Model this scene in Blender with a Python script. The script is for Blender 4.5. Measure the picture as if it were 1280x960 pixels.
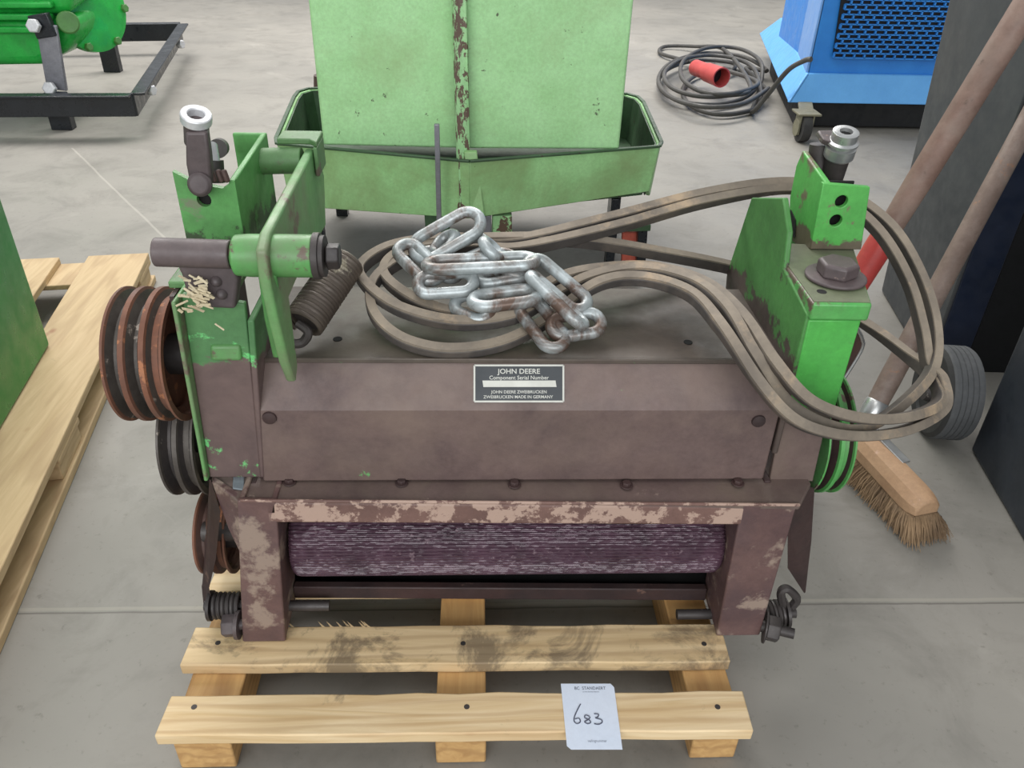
import bpy, bmesh, random
import numpy as np
from math import *
from mathutils import Vector, Matrix
random.seed(7)
for o in list(bpy.data.objects): bpy.data.objects.remove(o)
SC = bpy.context.scene
COL = SC.collection
# ---------------------------------------------------------------- camera, world, lamps, exposure
# All lengths below are written in units of two thirds of a metre; S turns them into metres.
S = 2/3
CAMZ = 1.6
F = 1000.0
cam = bpy.data.cameras.new('camera'); camo = bpy.data.objects.new('camera', cam); COL.objects.link(camo)
cam.sensor_width = 36; cam.lens = 36*F/1280; cam.clip_start = .02; cam.clip_end = 200
MR = Matrix.Rotation(radians(-3), 3, 'Z') @ Matrix.Rotation(radians(57), 3, 'X') @ Matrix.Rotation(radians(1.7), 3, 'Z')
camo.matrix_world = Matrix.Translation((0, 0, CAMZ*S)) @ MR.to_4x4()
SC.camera = camo
SC.view_settings.view_transform = 'Standard'; SC.view_settings.look = 'None'
SC.view_settings.gamma = 1; SC.view_settings.use_curve_mapping = False
SC.view_settings.exposure = 0.0
w = bpy.data.worlds.new('hall'); SC.world = w; w.use_nodes = True
w.node_tree.nodes['Background'].inputs[0].default_value = (.93, .97, 1, 1)
w.node_tree.nodes['Background'].inputs[1].default_value = .50
def area(name, loc, size, sy, power, aim, colr=(1, 1, 1)):
    l = bpy.data.lights.new(name, 'AREA'); l.shape = 'RECTANGLE'; l.size = size; l.size_y = sy; l.energy = power; l.color = colr
    o = bpy.data.objects.new(name, l); COL.objects.link(o); o.location = Vector(loc)
    o.rotation_euler = (Vector(aim)-Vector(loc)).to_track_quat('-Z', 'Y').to_euler(); return o
area('hall_lamp_back', (-.5, 6.5, 4.6), 7, 2.0, 560, (0, 5.2, 0), (1, .97, .94))
area('hall_lamp_over', (-.8, 1.2, 4.6), 5, 1.2, 70, (0, 1.2, 0), (1, .98, .96))
area('front_fill', (-.6, -4.6, 2.9), 8, 2.6, 330, (0, 2.5, .4), (.97, .99, 1))  # unseen fill light added behind the camera to brighten the faces turned to it

# ---------------------------------------------------------------- helpers
def V(*a): return Vector(a)
def ray(px, py): return MR @ Vector(((px-640)/F, -(py-480)/F, -1))
O3 = Vector((0, 0, CAMZ))
def PZ(px, py, z): d = ray(px, py); return O3+d*((z-CAMZ)/d.z)
def PY(px, py, y): d = ray(px, py); return O3+d*(y/d.y)
def PX(px, py, x): d = ray(px, py); return O3+d*(x/d.x)
def lin(c): return tuple(((v/255)/12.92 if v/255 <= .04045 else ((v/255+.055)/1.055)**2.4) for v in c)+(1,)

class MB:
    def __init__(s): s.v = []; s.f = []
    def add(s, vs, fs):
        n = len(s.v); s.v += [Vector(v) for v in vs]; s.f += [[i+n for i in f] for f in fs]; return s
    def box(s, x0, x1, y0, y1, z0, z1):
        return s.hexa([(x0, y0, z0), (x1, y0, z0), (x1, y1, z0), (x0, y1, z0)], [(x0, y0, z1), (x1, y0, z1), (x1, y1, z1), (x0, y1, z1)])
    def hexa(s, a, b):
        n = len(a)
        return s.add(list(a)+list(b), [list(range(n))[::-1], list(range(n, 2*n))]+[[i, (i+1) % n, n+(i+1) % n, n+i] for i in range(n)])
    def prism(s, pts, vec):
        vec = Vector(vec); pts = [Vector(p) for p in pts]
        return s.hexa(pts, [p+vec for p in pts])
    def bar(s, p, q, w, h, up=(0, 0, 1)):
        p = Vector(p); q = Vector(q); d = (q-p).normalized(); u = Vector(up); r = d.cross(u).normalized(); u = r.cross(d)
        c = [(-w/2, -h/2), (w/2, -h/2), (w/2, h/2), (-w/2, h/2)]
        return s.hexa([p+r*a+u*b for a, b in c], [q+r*a+u*b for a, b in c])
    def lathe(s, o, d, prof, n=32, caps=True):
        o = Vector(o); d = Vector(d).normalized(); t = Vector((0, 0, 1)) if abs(d.z) < .9 else Vector((1, 0, 0))
        a = d.cross(t).normalized(); b = d.cross(a)
        vs = []; fs = []
        for r, h in prof:
            for k in range(n):
                an = 2*pi*k/n; vs.append(o+d*h+(a*cos(an)+b*sin(an))*r)
        for i in range(len(prof)-1):
            for k in range(n):
                fs.append([i*n+k, i*n+(k+1) % n, (i+1)*n+(k+1) % n, (i+1)*n+k])
        if caps: fs += [list(range(n))[::-1], list(range((len(prof)-1)*n, len(prof)*n))]
        return s.add(vs, fs)
    def cyl(s, p, q, r, n=24, r2=None):
        p = Vector(p); q = Vector(q); return s.lathe(p, q-p, [(r, 0), (r if r2 is None else r2, (q-p).length)], n)
    def pipe(s, p, q, r, ri, n=32):
        p = Vector(p); q = Vector(q); L = (q-p).length
        return s.lathe(p, q-p, [(ri, 0), (r, 0), (r, L), (ri, L), (ri, 0)], n, False)
    def sweep(s, pts, prof, closed=False, refs=None):
        n = len(pts); m = len(prof); vs = []; fs = []
        for i in range(n):
            if closed: t = pts[(i+1) % n]-pts[i-1]
            else: t = pts[min(i+1, n-1)]-pts[max(i-1, 0)]
            t.normalize(); ref = refs[i] if refs else Vector((0, 0, 1))
            b = (ref-t*ref.dot(t))
            if b.length < 1e-5: b = t.orthogonal()
            b.normalize(); a = t.cross(b)
            for x, y in prof: vs.append(pts[i]+a*x+b*y)
        for i in range(n if closed else n-1):
            j = (i+1) % n
            for k in range(m): fs.append([i*m+k, i*m+(k+1) % m, j*m+(k+1) % m, j*m+k])
        if not closed: fs += [list(range(m))[::-1], list(range((n-1)*m, n*m))]
        return s.add(vs, fs)
    def tube(s, pts, r, n=10, closed=False):
        # parallel transported frame
        N = len(pts); T = []
        for i in range(N):
            t = (pts[(i+1) % N]-pts[i-1]) if closed else (pts[min(i+1, N-1)]-pts[max(i-1, 0)])
            T.append(t.normalized())
        refs = [T[0].orthogonal().normalized()]
        for i in range(1, N):
            q = T[i-1].rotation_difference(T[i]); refs.append(q @ refs[-1])
        return s.sweep(pts, [(r*cos(2*pi*k/n), r*sin(2*pi*k/n)) for k in range(n)], closed, refs)
    def hexn(s, p, d, r, h): 
        d = Vector(d).normalized(); return s.lathe(p, d, [(r*.9, 0), (r, h*.12), (r, h*.85), (r*.88, h)], 6)

def smooth_path(pts, k=8, closed=True):
    P = [Vector(p) for p in pts]; n = len(P); out = []
    rng = range(n) if closed else range(n-1)
    for i in rng:
        g = lambda j: P[j % n] if closed else P[max(0, min(n-1, j))]
        a, b, c, d = g(i-1), g(i), g(i+1), g(i+2)
        for q in range(k):
            t = q/k
            out.append(.5*((2*b)+(c-a)*t+(2*a-5*b+4*c-d)*t*t+(3*b-a-3*c+d)*t**3))
    if not closed: out.append(P[-1])
    return out

def obj(name, mb, mat, parent=None, bev=0, seg=2, ang=35, cuts=None, loc=None):
    me = bpy.data.meshes.new(name)
    base = Vector(parent['origin']) if parent is not None and 'origin' in parent else Vector((0, 0, 0))
    own = Vector(loc) if loc is not None else None
    off = own if own is not None else base
    me.from_pydata([(v-off)*S for v in mb.v], [], mb.f); me.update()
    bm = bmesh.new(); bm.from_mesh(me); bmesh.ops.recalc_face_normals(bm, faces=bm.faces); bm.to_mesh(me); bm.free()
    o = bpy.data.objects.new(name, me); COL.objects.link(o)
    if cuts:
        cm = bpy.data.meshes.new('c'); cm.from_pydata([(v-off)*S for v in cuts.v], [], cuts.f); cm.update()
        bm = bmesh.new(); bm.from_mesh(cm); bmesh.ops.recalc_face_normals(bm, faces=bm.faces); bm.to_mesh(cm); bm.free()
        co = bpy.data.objects.new('c', cm); COL.objects.link(co)
        m = o.modifiers.new('b', 'BOOLEAN'); m.object = co; m.operation = 'DIFFERENCE'; m.solver = 'EXACT'
        dg = bpy.context.evaluated_depsgraph_get(); dg.update()
        nm = bpy.data.meshes.new_from_object(o.evaluated_get(dg)); o.modifiers.clear(); o.data = nm; nm.name = name; me = nm
        bpy.data.objects.remove(co); bpy.data.meshes.remove(cm)
    me.materials.clear(); me.materials.append(mat)
    for p in me.polygons: p.use_smooth = True
    me.set_sharp_from_angle(angle=radians(ang))
    if bev:
        m = o.modifiers.new('bevel', 'BEVEL'); m.width = bev*S; m.segments = seg; m.limit_method = 'ANGLE'; m.angle_limit = radians(40); m.harden_normals = False
    if parent is not None:
        o.parent = parent; o.location = ((off-base)*S) if own is not None else (0, 0, 0)
    elif own is not None: o.location = own*S
    if own is not None: o['origin'] = list(own)
    elif parent is not None: o['origin'] = list(base)
    return o
ALL_TMP = []
def thing(name, label, cat, loc, group=None):
    o = bpy.data.objects.new(name, None); COL.objects.link(o); o.empty_display_size = .05
    o.location = Vector(loc)*S; o['origin'] = list(loc); o['label'] = label; o['category'] = cat
    if group: o['group'] = group
    return o
def tag(o, label, cat, group=None):
    o['label'] = label; o['category'] = cat
    if group: o['group'] = group
    return o

# ---------------------------------------------------------------- materials
class NT:
    def __init__(s, name):
        s.m = bpy.data.materials.new(name); s.m.use_nodes = True; s.t = s.m.node_tree; s.b = s.t.nodes['Principled BSDF']
        s.tc = s.t.nodes.new('ShaderNodeTexCoord'); s.co = s.tc.outputs['Object']
    def n(s, t, **k):
        x = s.t.nodes.new(t)
        for a, b in k.items(): setattr(x, a, b)
        return x
    def l(s, a, b): s.t.links.new(a, b)
    def mapping(s, sc=(1, 1, 1), loc=(0, 0, 0), rot=(0, 0, 0), src=None):
        m = s.n('ShaderNodeMapping'); m.inputs['Scale'].default_value = sc; m.inputs['Location'].default_value = loc; m.inputs['Rotation'].default_value = rot
        s.l(src or s.co, m.inputs['Vector']); return m.outputs[0]
    def noise(s, scale, detail=6, rough=.6, vec=None, dist=0):
        x = s.n('ShaderNodeTexNoise'); x.inputs['Scale'].default_value = scale; x.inputs['Detail'].default_value = detail
        x.inputs['Roughness'].default_value = rough; x.inputs['Distortion'].default_value = dist; s.l(vec or s.co, x.inputs['Vector']); return x.outputs[0]
    def ramp(s, fac, a, b, ca=(0, 0, 0, 1), cb=(1, 1, 1, 1)):
        r = s.n('ShaderNodeValToRGB'); r.color_ramp.elements[0].position = a; r.color_ramp.elements[1].position = b
        r.color_ramp.elements[0].color = ca; r.color_ramp.elements[1].color = cb; s.l(fac, r.inputs[0]); return r.outputs[0]
    def mix(s, fac, a, b, blend='MIX'):
        x = s.n('ShaderNodeMix', data_type='RGBA', blend_type=blend)
        for inp, v in ((0, fac), (6, a), (7, b)):
            if isinstance(v, (int, float)): x.inputs[inp].default_value = v
            elif isinstance(v, tuple): x.inputs[inp].default_value = v
            else: s.l(v, x.inputs[inp])
        return x.outputs[2]
    def math(s, op, a, b=0.0):
        x = s.n('ShaderNodeMath', operation=op)
        for i, v in enumerate((a, b)):
            if isinstance(v, (int, float)): x.inputs[i].default_value = v
            else: s.l(v, x.inputs[i])
        return x.outputs[0]
    def bump(s, h, st=.3, d=.002):
        x = s.n('ShaderNodeBump'); x.inputs['Strength'].default_value = st; x.inputs['Distance'].default_value = d; s.l(h, x.inputs['Height']); s.l(x.outputs[0], s.b.inputs['Normal'])
    def out(s, col, rough=.6, metal=0, spec=None):
        if isinstance(col, tuple): s.b.inputs['Base Color'].default_value = col
        else: s.l(col, s.b.inputs['Base Color'])
        if isinstance(rough, (int, float)): s.b.inputs['Roughness'].default_value = rough
        else: s.l(rough, s.b.inputs['Roughness'])
        s.b.inputs['Metallic'].default_value = metal
        if spec is not None: s.b.inputs['Specular IOR Level'].default_value = spec
        return s.m

def paint(name, base, base2, chip=None, chip_at=.62, chip_scale=30, dirt=None, dirt_at=.5, dirt_scale=6, rough=.5, metal=0, bump=.25, split=None, soft=.03, spec=.5):
    """painted metal: two tones, chips (hard edged spots), dirt (soft), and a lower colour where the paint has gone."""
    t = NT(name)
    c = t.mix(t.ramp(t.noise(9, 8, .65), .35, .65), lin(base), lin(base2))
    fine = t.noise(110, 6, .75)
    c = t.mix(.30 if bump > .2 else .10, c, t.ramp(fine, .3, .66, (.35, .33, .31, 1), (1, 1, 1, 1)), 'MULTIPLY')
    if split:
        zc, low, low2, amt = split
        g = t.n('ShaderNodeNewGeometry'); sp = t.n('ShaderNodeSeparateXYZ'); t.l(g.outputs['Position'], sp.inputs[0])
        k = t.math('SUBTRACT', sp.outputs[2], zc*S); k = t.math('MULTIPLY', k, -1/(amt*S))
        k = t.math('ADD', k, t.noise(22, 8, .7))
        lc = t.mix(t.ramp(t.noise(12, 8, .65, dist=.5), .35, .65), lin(low), lin(low2))
        c = t.mix(t.ramp(k, .49, .55), c, lc)
    if dirt: c = t.mix(t.ramp(t.noise(dirt_scale, 7, .65, dist=.4), dirt_at-.12, dirt_at+.22), c, lin(dirt))
    if chip: 
        ch = t.ramp(t.noise(chip_scale, 10, .68, dist=.15), chip_at-.005, chip_at+soft*.8)
        c = t.mix(ch, c, lin(chip))
    t.bump(t.noise(120, 5, .7), bump, .0012)
    r = t.ramp(t.noise(25, 5), .3, .7, (rough-.12,)*3+(1,), (min(1, rough+.15),)*3+(1,))
    return t.out(c, r, metal, spec)

M = {}
BR = (112, 93, 89); BR2 = (90, 74, 72)
M['brown'] = paint('brown_paint', BR, BR2, chip=(150, 130, 120), chip_at=.645, chip_scale=22, dirt=(118, 104, 92), dirt_at=.52, rough=.55, soft=.06)
M['brown_top'] = paint('brown_oily_top', (88, 76, 68), (66, 58, 53), chip=(88, 130, 84), chip_at=.655, chip_scale=18, dirt=(104, 95, 84), dirt_at=.55, dirt_scale=4, rough=.55, soft=.05)
M['brown_worn'] = paint('worn_brown_edge', (124, 94, 86), (104, 78, 72), chip=(172, 146, 132), chip_at=.49, chip_scale=34, rough=.6, soft=.05)
M['brown_leg'] = paint('brown_leg_paint', (112, 86, 82), (88, 66, 66), chip=(144, 126, 114), chip_at=.54, chip_scale=13, dirt=(76, 62, 66), dirt_at=.6, rough=.5, soft=.08)
M['brown_dark'] = paint('dark_brown_steel', (70, 50, 48), (50, 38, 38), chip=(96, 72, 64), chip_at=.64, rough=.6)
M['rust'] = paint('rusty_steel', (138, 88, 64), (104, 70, 56), chip=(160, 106, 74), chip_at=.6, chip_scale=22, dirt=(92, 76, 68), dirt_at=.56, rough=.7)
M['rust2'] = paint('dull_rusty_rim', (92, 68, 60), (66, 54, 52), chip=(128, 84, 62), chip_at=.62, chip_scale=22, rough=.65)
M['pulley_grey'] = paint('worn_pulley_steel', (98, 92, 86), (72, 66, 62), chip=(150, 140, 130), chip_at=.6, chip_scale=24, rough=.5, metal=.3)
M['steel_dark'] = paint('dark_greasy_steel', (78, 72, 70), (54, 50, 50), chip=(120, 112, 106), chip_at=.66, rough=.5, metal=.2)
M['steel_bracket'] = paint('brown_grey_steel', (98, 86, 86), (74, 66, 68), chip=(140, 120, 112), chip_at=.64, rough=.5)
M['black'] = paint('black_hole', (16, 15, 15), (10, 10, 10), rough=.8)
M['zinc'] = paint('zinc_plated_steel', (205, 206, 205), (170, 172, 172), chip=(120, 112, 104), chip_at=.68, rough=.35, metal=.75, bump=.08)
GR = (84, 172, 84)
M['green'] = paint('green_paint', (92, 184, 92), (74, 150, 76), chip=(96, 82, 70), chip_at=.56, chip_scale=16, dirt=(98, 122, 84), dirt_at=.5, rough=.42, soft=.04)
M['green_col_r'] = paint('green_paint_over_brown', (86, 186, 82), (76, 158, 74), chip=(98, 98, 78), chip_at=.57, chip_scale=16, split=(.74, (92, 82, 74), (72, 60, 56), .3), rough=.42, soft=.1)
M['green_col_l'] = paint('green_paint_worn_to_brown', (92, 142, 88), (78, 122, 78), chip=(108, 196, 118), chip_at=.62, chip_scale=13, split=(.845, BR, BR2, .14), rough=.5)
M['green_plate_r'] = paint('green_side_plate', (80, 142, 72), (66, 118, 60), chip=(70, 70, 56), chip_at=.63, chip_scale=16, split=(.85, (86, 74, 68), (66, 56, 52), .3), rough=.5)
M['green_dull'] = paint('dull_green_paint', (98, 142, 88), (84, 120, 76), chip=(92, 82, 70), chip_at=.6, chip_scale=18, dirt=(104, 104, 84), dirt_at=.56, rough=.5, soft=.06)
M['lever'] = paint('lever_green_paint', (112, 168, 102), (98, 148, 92), chip=(110, 98, 84), chip_at=.58, chip_scale=14, dirt=(120, 118, 98), dirt_at=.56, rough=.45, soft=.06)
M['green_post'] = paint('green_post_paint', (98, 168, 92), (84, 138, 78), chip=(112, 122, 96), chip_at=.6, chip_scale=12, split=(1.01, (62, 84, 54), (58, 72, 50), .25), rough=.45, soft=.08)
M['hopper'] = paint('pale_green_paint', (178, 228, 168), (166, 216, 154), chip=(84, 92, 70), chip_at=.655, chip_scale=26, dirt=(150, 172, 122), dirt_at=.62, dirt_scale=3, rough=.4)
M['hopper_worn'] = paint('worn_spine', (164, 216, 154), (148, 198, 138), chip=(92, 72, 58), chip_at=.5, chip_scale=26, rough=.55)
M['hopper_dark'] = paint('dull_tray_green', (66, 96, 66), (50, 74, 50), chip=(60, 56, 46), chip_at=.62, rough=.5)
M['hopper_band'] = paint('tray_band_green', (160, 210, 146), (146, 196, 132), chip=(70, 76, 56), chip_at=.69, chip_scale=22, dirt=(124, 138, 92), dirt_at=.58, dirt_scale=4, rough=.42)
M['gear_green'] = paint('glossy_green_paint', (40, 178, 70), (30, 150, 58), dirt=(60, 120, 64), dirt_at=.68, rough=.28, bump=.1)
M['gear_olive'] = paint('dusty_green_paint', (86, 140, 70), (72, 120, 58), chip=(104, 92, 74), chip_at=.66, rough=.45)
M['box_green'] = paint('smooth_green_panel', (34, 132, 56), (30, 120, 50), rough=.35, bump=.05)
M['frame_black'] = paint('black_enamel', (34, 38, 44), (24, 27, 32), chip=(90, 90, 90), chip_at=.74, rough=.3, bump=.1)
M['silver'] = paint('grey_steel_bar', (150, 150, 158), (122, 122, 130), rough=.4, metal=.4)
M['white_bolt'] = paint('bright_bolt', (225, 226, 228), (200, 200, 204), rough=.35, metal=.3)
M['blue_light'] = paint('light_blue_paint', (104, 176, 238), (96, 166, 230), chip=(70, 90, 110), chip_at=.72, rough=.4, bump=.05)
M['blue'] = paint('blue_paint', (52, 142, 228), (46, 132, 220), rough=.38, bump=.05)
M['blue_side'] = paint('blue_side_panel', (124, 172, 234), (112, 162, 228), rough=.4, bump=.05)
M['orange'] = paint('orange_red_paint', (222, 112, 92), (206, 98, 80), rough=.5)
M['red'] = paint('red_socket_paint', (198, 82, 76), (182, 66, 62), chip=(222, 190, 184), chip_at=.68, chip_scale=30, rough=.4)
M['plug'] = paint('red_plug_plastic', (206, 88, 84), (190, 74, 72), rough=.4, bump=.03)
M['rubber'] = paint('black_rubber', (60, 60, 60), (46, 46, 46), dirt=(84, 82, 78), dirt_at=.6, rough=.7)
M['tread'] = paint('grey_tyre_tread', (94, 96, 98), (78, 80, 82), rough=.75)
M['cable'] = paint('grey_cable', (82, 80, 76), (66, 64, 62), rough=.6, bump=.05)
M['castor'] = paint('dusty_castor', (134, 130, 108), (110, 108, 92), rough=.6)
M['cab_grey'] = paint('dark_grey_sheet', (72, 75, 78), (62, 65, 69), dirt=(82, 82, 82), dirt_at=.6, dirt_scale=2, rough=.5, bump=.1)
M['cab_navy'] = paint('navy_sheet', (30, 40, 62), (24, 33, 52), rough=.5, bump=.05)
M['cab_dark'] = paint('charcoal_sheet', (44, 50, 58), (36, 41, 48), rough=.5, bump=.08)
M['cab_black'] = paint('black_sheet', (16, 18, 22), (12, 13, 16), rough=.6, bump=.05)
M['handle'] = paint('worn_wooden_handle', (134, 106, 94), (112, 90, 80), chip=(92, 74, 64), chip_at=.62, dirt=(150, 132, 120), dirt_at=.6, rough=.6, soft=.1)
M['handle2'] = paint('greyed_broom_handle', (138, 120, 110), (108, 90, 80), chip=(150, 110, 82), chip_at=.6, dirt=(160, 150, 142), dirt_at=.6, rough=.6, soft=.1)
M['broomwood'] = paint('broom_wood', (196, 160, 126), (172, 136, 104), chip=(206, 172, 156), chip_at=.62, rough=.65, soft=.1)
M['bristle'] = paint('straw_bristles', (158, 130, 98), (104, 84, 64), rough=.8)
M['straw'] = paint('dry_straw', (226, 214, 186), (200, 184, 152), rough=.85)
M['bluetag'] = paint('blue_grey_smear', (132, 142, 148), (110, 118, 124), rough=.6)
M['spring'] = paint('brown_spring_steel', (108, 98, 88), (78, 68, 62), chip=(150, 142, 124), chip_at=.6, rough=.45, metal=.35)
M['belt_in'] = M['rubber']
M['plate_black'] = paint('black_label', (58, 62, 66), (48, 52, 56), rough=.45, bump=.03)
M['plate_white'] = paint('label_silver', (214, 214, 206), (186, 186, 178), chip=(140, 124, 108), chip_at=.66, rough=.4, bump=.05)
M['ink'] = paint('ink', (96, 100, 116), (80, 84, 100), rough=.7, bump=0)
M['ink_pale'] = paint('pale_ink', (150, 156, 168), (140, 146, 158), rough=.7, bump=0)
M['card'] = paint('white_card', (222, 230, 244), (216, 226, 242), rough=.6, bump=0)
def belt_mat():
    t = NT('v_belt_fabric')
    c = t.mix(t.ramp(t.noise(9, 7, .65), .35, .65), lin((146, 134, 118)), lin((108, 99, 89)))
    c = t.mix(t.ramp(t.noise(7, 6, .7), .56, .66), c, lin((162, 142, 118)))
    # the rubber side walls are darker than the dusty fabric back
    c = t.mix(t.ramp(t.noise(120, 3), .5, .8, (0,0,0,1), (.5,.5,.5,1)), c, lin((108, 100, 90)))
    t.bump(t.noise(90, 5), .3, .001); return t.out(c, .75)
M['belt'] = belt_mat()
M['belt_side'] = paint('belt_side_rubber', (86, 81, 78), (66, 62, 60), dirt=(116, 105, 94), dirt_at=.58, dirt_scale=8, rough=.6)
def chain_mat():
    t = NT('galvanised_chain')
    c = t.mix(t.ramp(t.noise(30, 6), .35, .65), lin((184, 192, 194)), lin((140, 146, 146)))
    c = t.mix(t.ramp(t.noise(16, 7, .65, dist=.6), .46, .60), c, lin((98, 80, 70)))
    t.bump(t.noise(150, 4), .25, .001); return t.out(c, .38, .35)
M['chain'] = chain_mat()
def roller_mat():
    t = NT('purple_brown_roller')
    c = t.mix(t.ramp(t.noise(20, 6), .3, .7), lin((88, 62, 76)), lin((62, 44, 54)))
    c = t.mix(t.ramp(t.noise(90, 5), .62, .68), c, lin((120, 100, 108)))
    v = t.n('ShaderNodeTexVoronoi'); v.inputs['Scale'].default_value = 170; t.l(t.mapping((.5, 1, 1)), v.inputs['Vector'])
    t.bump(v.outputs['Distance'], .45, .003); return t.out(c, .27, .1)
M['roller'] = roller_mat()
def wood_mat(name, a, b, dark, axis='x', stain=.62, rough=.65):
    t = NT(name)
    sc = (1.2, 14, 14) if axis == 'x' else (14, 1.2, 14)
    m = t.mapping(sc)
    g = t.noise(3.0, 8, .6, m, 1.2)
    c = t.mix(t.ramp(g, .35, .68), lin(a), lin(b))
    wv = t.n('ShaderNodeTexWave'); wv.wave_type = 'RINGS'; wv.inputs['Scale'].default_value = 2.2; wv.inputs['Distortion'].default_value = 7; wv.inputs['Detail'].default_value = 2
    wv.inputs['Detail Scale'].default_value = 1.2
    t.l(t.mapping((1.0, 9, 9) if axis == 'x' else (9, 1.0, 9)), wv.inputs['Vector'])
    c = t.mix(t.ramp(wv.outputs[1], .5, 1, (0, 0, 0, 1), (.35, .35, .35, 1)), c, lin(dark))
    # knots and dark stains
    vo = t.n('ShaderNodeTexVoronoi'); vo.inputs['Scale'].default_value = 5.5; t.l(t.mapping((1, 1.7, 1.7) if axis == 'x' else (1.7, 1, 1.7)), vo.inputs['Vector'])
    c = t.mix(t.ramp(vo.outputs['Distance'], .035, .10, (.75, .75, .75, 1), (0, 0, 0, 1)), c, lin((150, 98, 66)))
    st = t.ramp(t.noise(9, 9, .7, dist=.5), stain, stain+.1)
    c = t.mix(t.math('MULTIPLY', st, .7), c, lin((92, 80, 66)))
    t.bump(g, .35, .002); return t.out(c, rough)
M['wood'] = wood_mat('pallet_pine', (228, 204, 164), (208, 178, 132), (172, 134, 92))
M['wood_y'] = wood_mat('pallet_pine_stringer', (204, 164, 108), (184, 142, 90), (140, 100, 62), 'y')
M['wood_dirty'] = wood_mat('stained_pallet_pine', (222, 196, 154), (196, 168, 124), (154, 122, 86), 'x', .50)
M['wood_l'] = wood_mat('pale_pallet_board', (206, 180, 140), (188, 160, 120), (160, 130, 96), 'y', .66)

def floor_mat():
    t = NT('concrete')
    g = t.n('ShaderNodeNewGeometry'); t.co = g.outputs['Position']
    c = t.mix(t.ramp(t.noise(.9, 9, .6, dist=.3), .3, .7), lin((128, 125, 119)), lin((150, 146, 138)))
    c = t.mix(t.ramp(t.noise(5, 9, .7, dist=.6), .48, .75, (0, 0, 0, 1), (.6, .6, .6, 1)), c, lin((102, 99, 93)))
    c = t.mix(t.ramp(t.noise(2.3, 8, .7, dist=1.2), .58, .74, (0, 0, 0, 1), (.5, .5, .5, 1)), c, lin((168, 164, 156)))
    c = t.mix(t.ramp(t.noise(60, 4, .7), .6, .72, (0, 0, 0, 1), (.5, .5, .5, 1)), c, lin((98, 94, 88)))
    sp = t.n('ShaderNodeSeparateXYZ'); t.l(g.outputs['Position'], sp.inputs[0])
    wob = t.math('MULTIPLY', t.math('SUBTRACT', t.noise(4, 4), .5), .012)
    def line(a, b, k, w, col, c, amt):   # a*x+b*y = k
        e = t.math('ADD', t.math('MULTIPLY', sp.outputs[0], a), t.math('MULTIPLY', sp.outputs[1], b))
        e = t.math('ABSOLUTE', t.math('ADD', t.math('SUBTRACT', e, k), wob))
        f = t.math('MULTIPLY', t.math('LESS_THAN', e, w), amt)
        return t.mix(f, c, lin(col))
    c = line(0, 1, 1.418*S, .0035, (158, 154, 142), c, .5)
    c = line(0, 1, 1.405*S, .0018, (92, 88, 82), c, .7)
    # the pale scratch running from the black frame towards the machine
    A = PZ(90, 185, 0)*S; B = PZ(200, 292, 0)*S; d = (B-A).normalized(); nn = (-d.y, d.x)
    e = t.math('ADD', t.math('MULTIPLY', sp.outputs[0], nn[0]), t.math('MULTIPLY', sp.outputs[1], nn[1]))
    e = t.math('ABSOLUTE', t.math('ADD', t.math('SUBTRACT', e, nn[0]*A.x+nn[1]*A.y), wob))
    f = t.math('MULTIPLY', t.math('LESS_THAN', e, .004), t.math('MULTIPLY', t.math('LESS_THAN', sp.outputs[1], A.y), t.math('GREATER_THAN', sp.outputs[1], B.y-.3)))
    c = t.mix(t.math('MULTIPLY', f, .3), c, lin((196, 190, 180)))
    t.bump(t.noise(40, 8, .7), .12, .002)
    return t.out(c, t.ramp(t.noise(3, 6), .3, .7, (.42,)*3+(1,), (.7,)*3+(1,)))
M['floor'] = floor_mat()

# ---------------------------------------------------------------- floor
fl = MB().add([(-16, -6, 0), (16, -6, 0), (16, 30, 0), (-16, 30, 0), (-16, -6, -.1), (16, -6, -.1), (16, 30, -.1), (-16, 30, -.1)],
              [[0, 1, 2, 3], [7, 6, 5, 4], [0, 4, 5, 1], [1, 5, 6, 2], [2, 6, 7, 3], [3, 7, 4, 0]])
o = obj('floor', fl, M['floor']); o['kind'] = 'structure'

# ---------------------------------------------------------------- pallet under the machine
PT = .144
def deck_board(x0, x1, y0, y1, skew, mat, parent, slivers=False, wob=.003):
    m = MB(); n = 14; top = []; bot = []
    ptsf = []; ptsb = []
    for i in range(n+1):
        x = x0+(x1-x0)*i/n
        ptsf.append((x, y0+skew*i/n+random.uniform(-wob, wob)*.5, 0)); ptsb.append((x+(.004 if i in (0, n) else 0), y1+skew*i/n+random.uniform(-wob, wob), 0))
    ring = ptsf+ptsb[::-1]
    m.hexa([(a, b, PT-.03) for a, b, c in ring], [(a, b, PT) for a, b, c in ring])
    if slivers:
        for k in range(9):
            x = random.uniform(-.43, -.22); y = y1+random.uniform(-.004, .002)
            m.add([(x, y-.006, PT+.0005), (x+.007, y-.006, PT+.0005), (x-.012, y+.010, PT+.002)], [[0, 1, 2]])
    return obj('deck_board', m, mat, parent, .003)
pal = thing('pallet', 'light pine pallet carrying the brown roller machine, white card on its front board', 'pallet', (-.035, 1.35, 0))
deck_board(-.634, .560, .967, 1.060, -.012, M['wood'], pal)
deck_board(-.636, .558, 1.132, 1.236, -.010, M['wood_dirty'], pal, True)
deck_board(-.637, .557, 1.340, 1.432, -.008, M['wood'], pal)
deck_board(-.636, .556, 1.500, 1.600, -.008, M['wood_dirty'], pal)
deck_board(-.636, .556, 1.680, 1.780, -.008, M['wood'], pal)
for x0, x1 in ((-.615, -.50), (-.085, .02), (.455, .553)):
    obj('stringer', MB().box(x0, x1, .985, 1.755, .002, PT-.031), M['wood_y'], pal, .004)
nails = []
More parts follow.
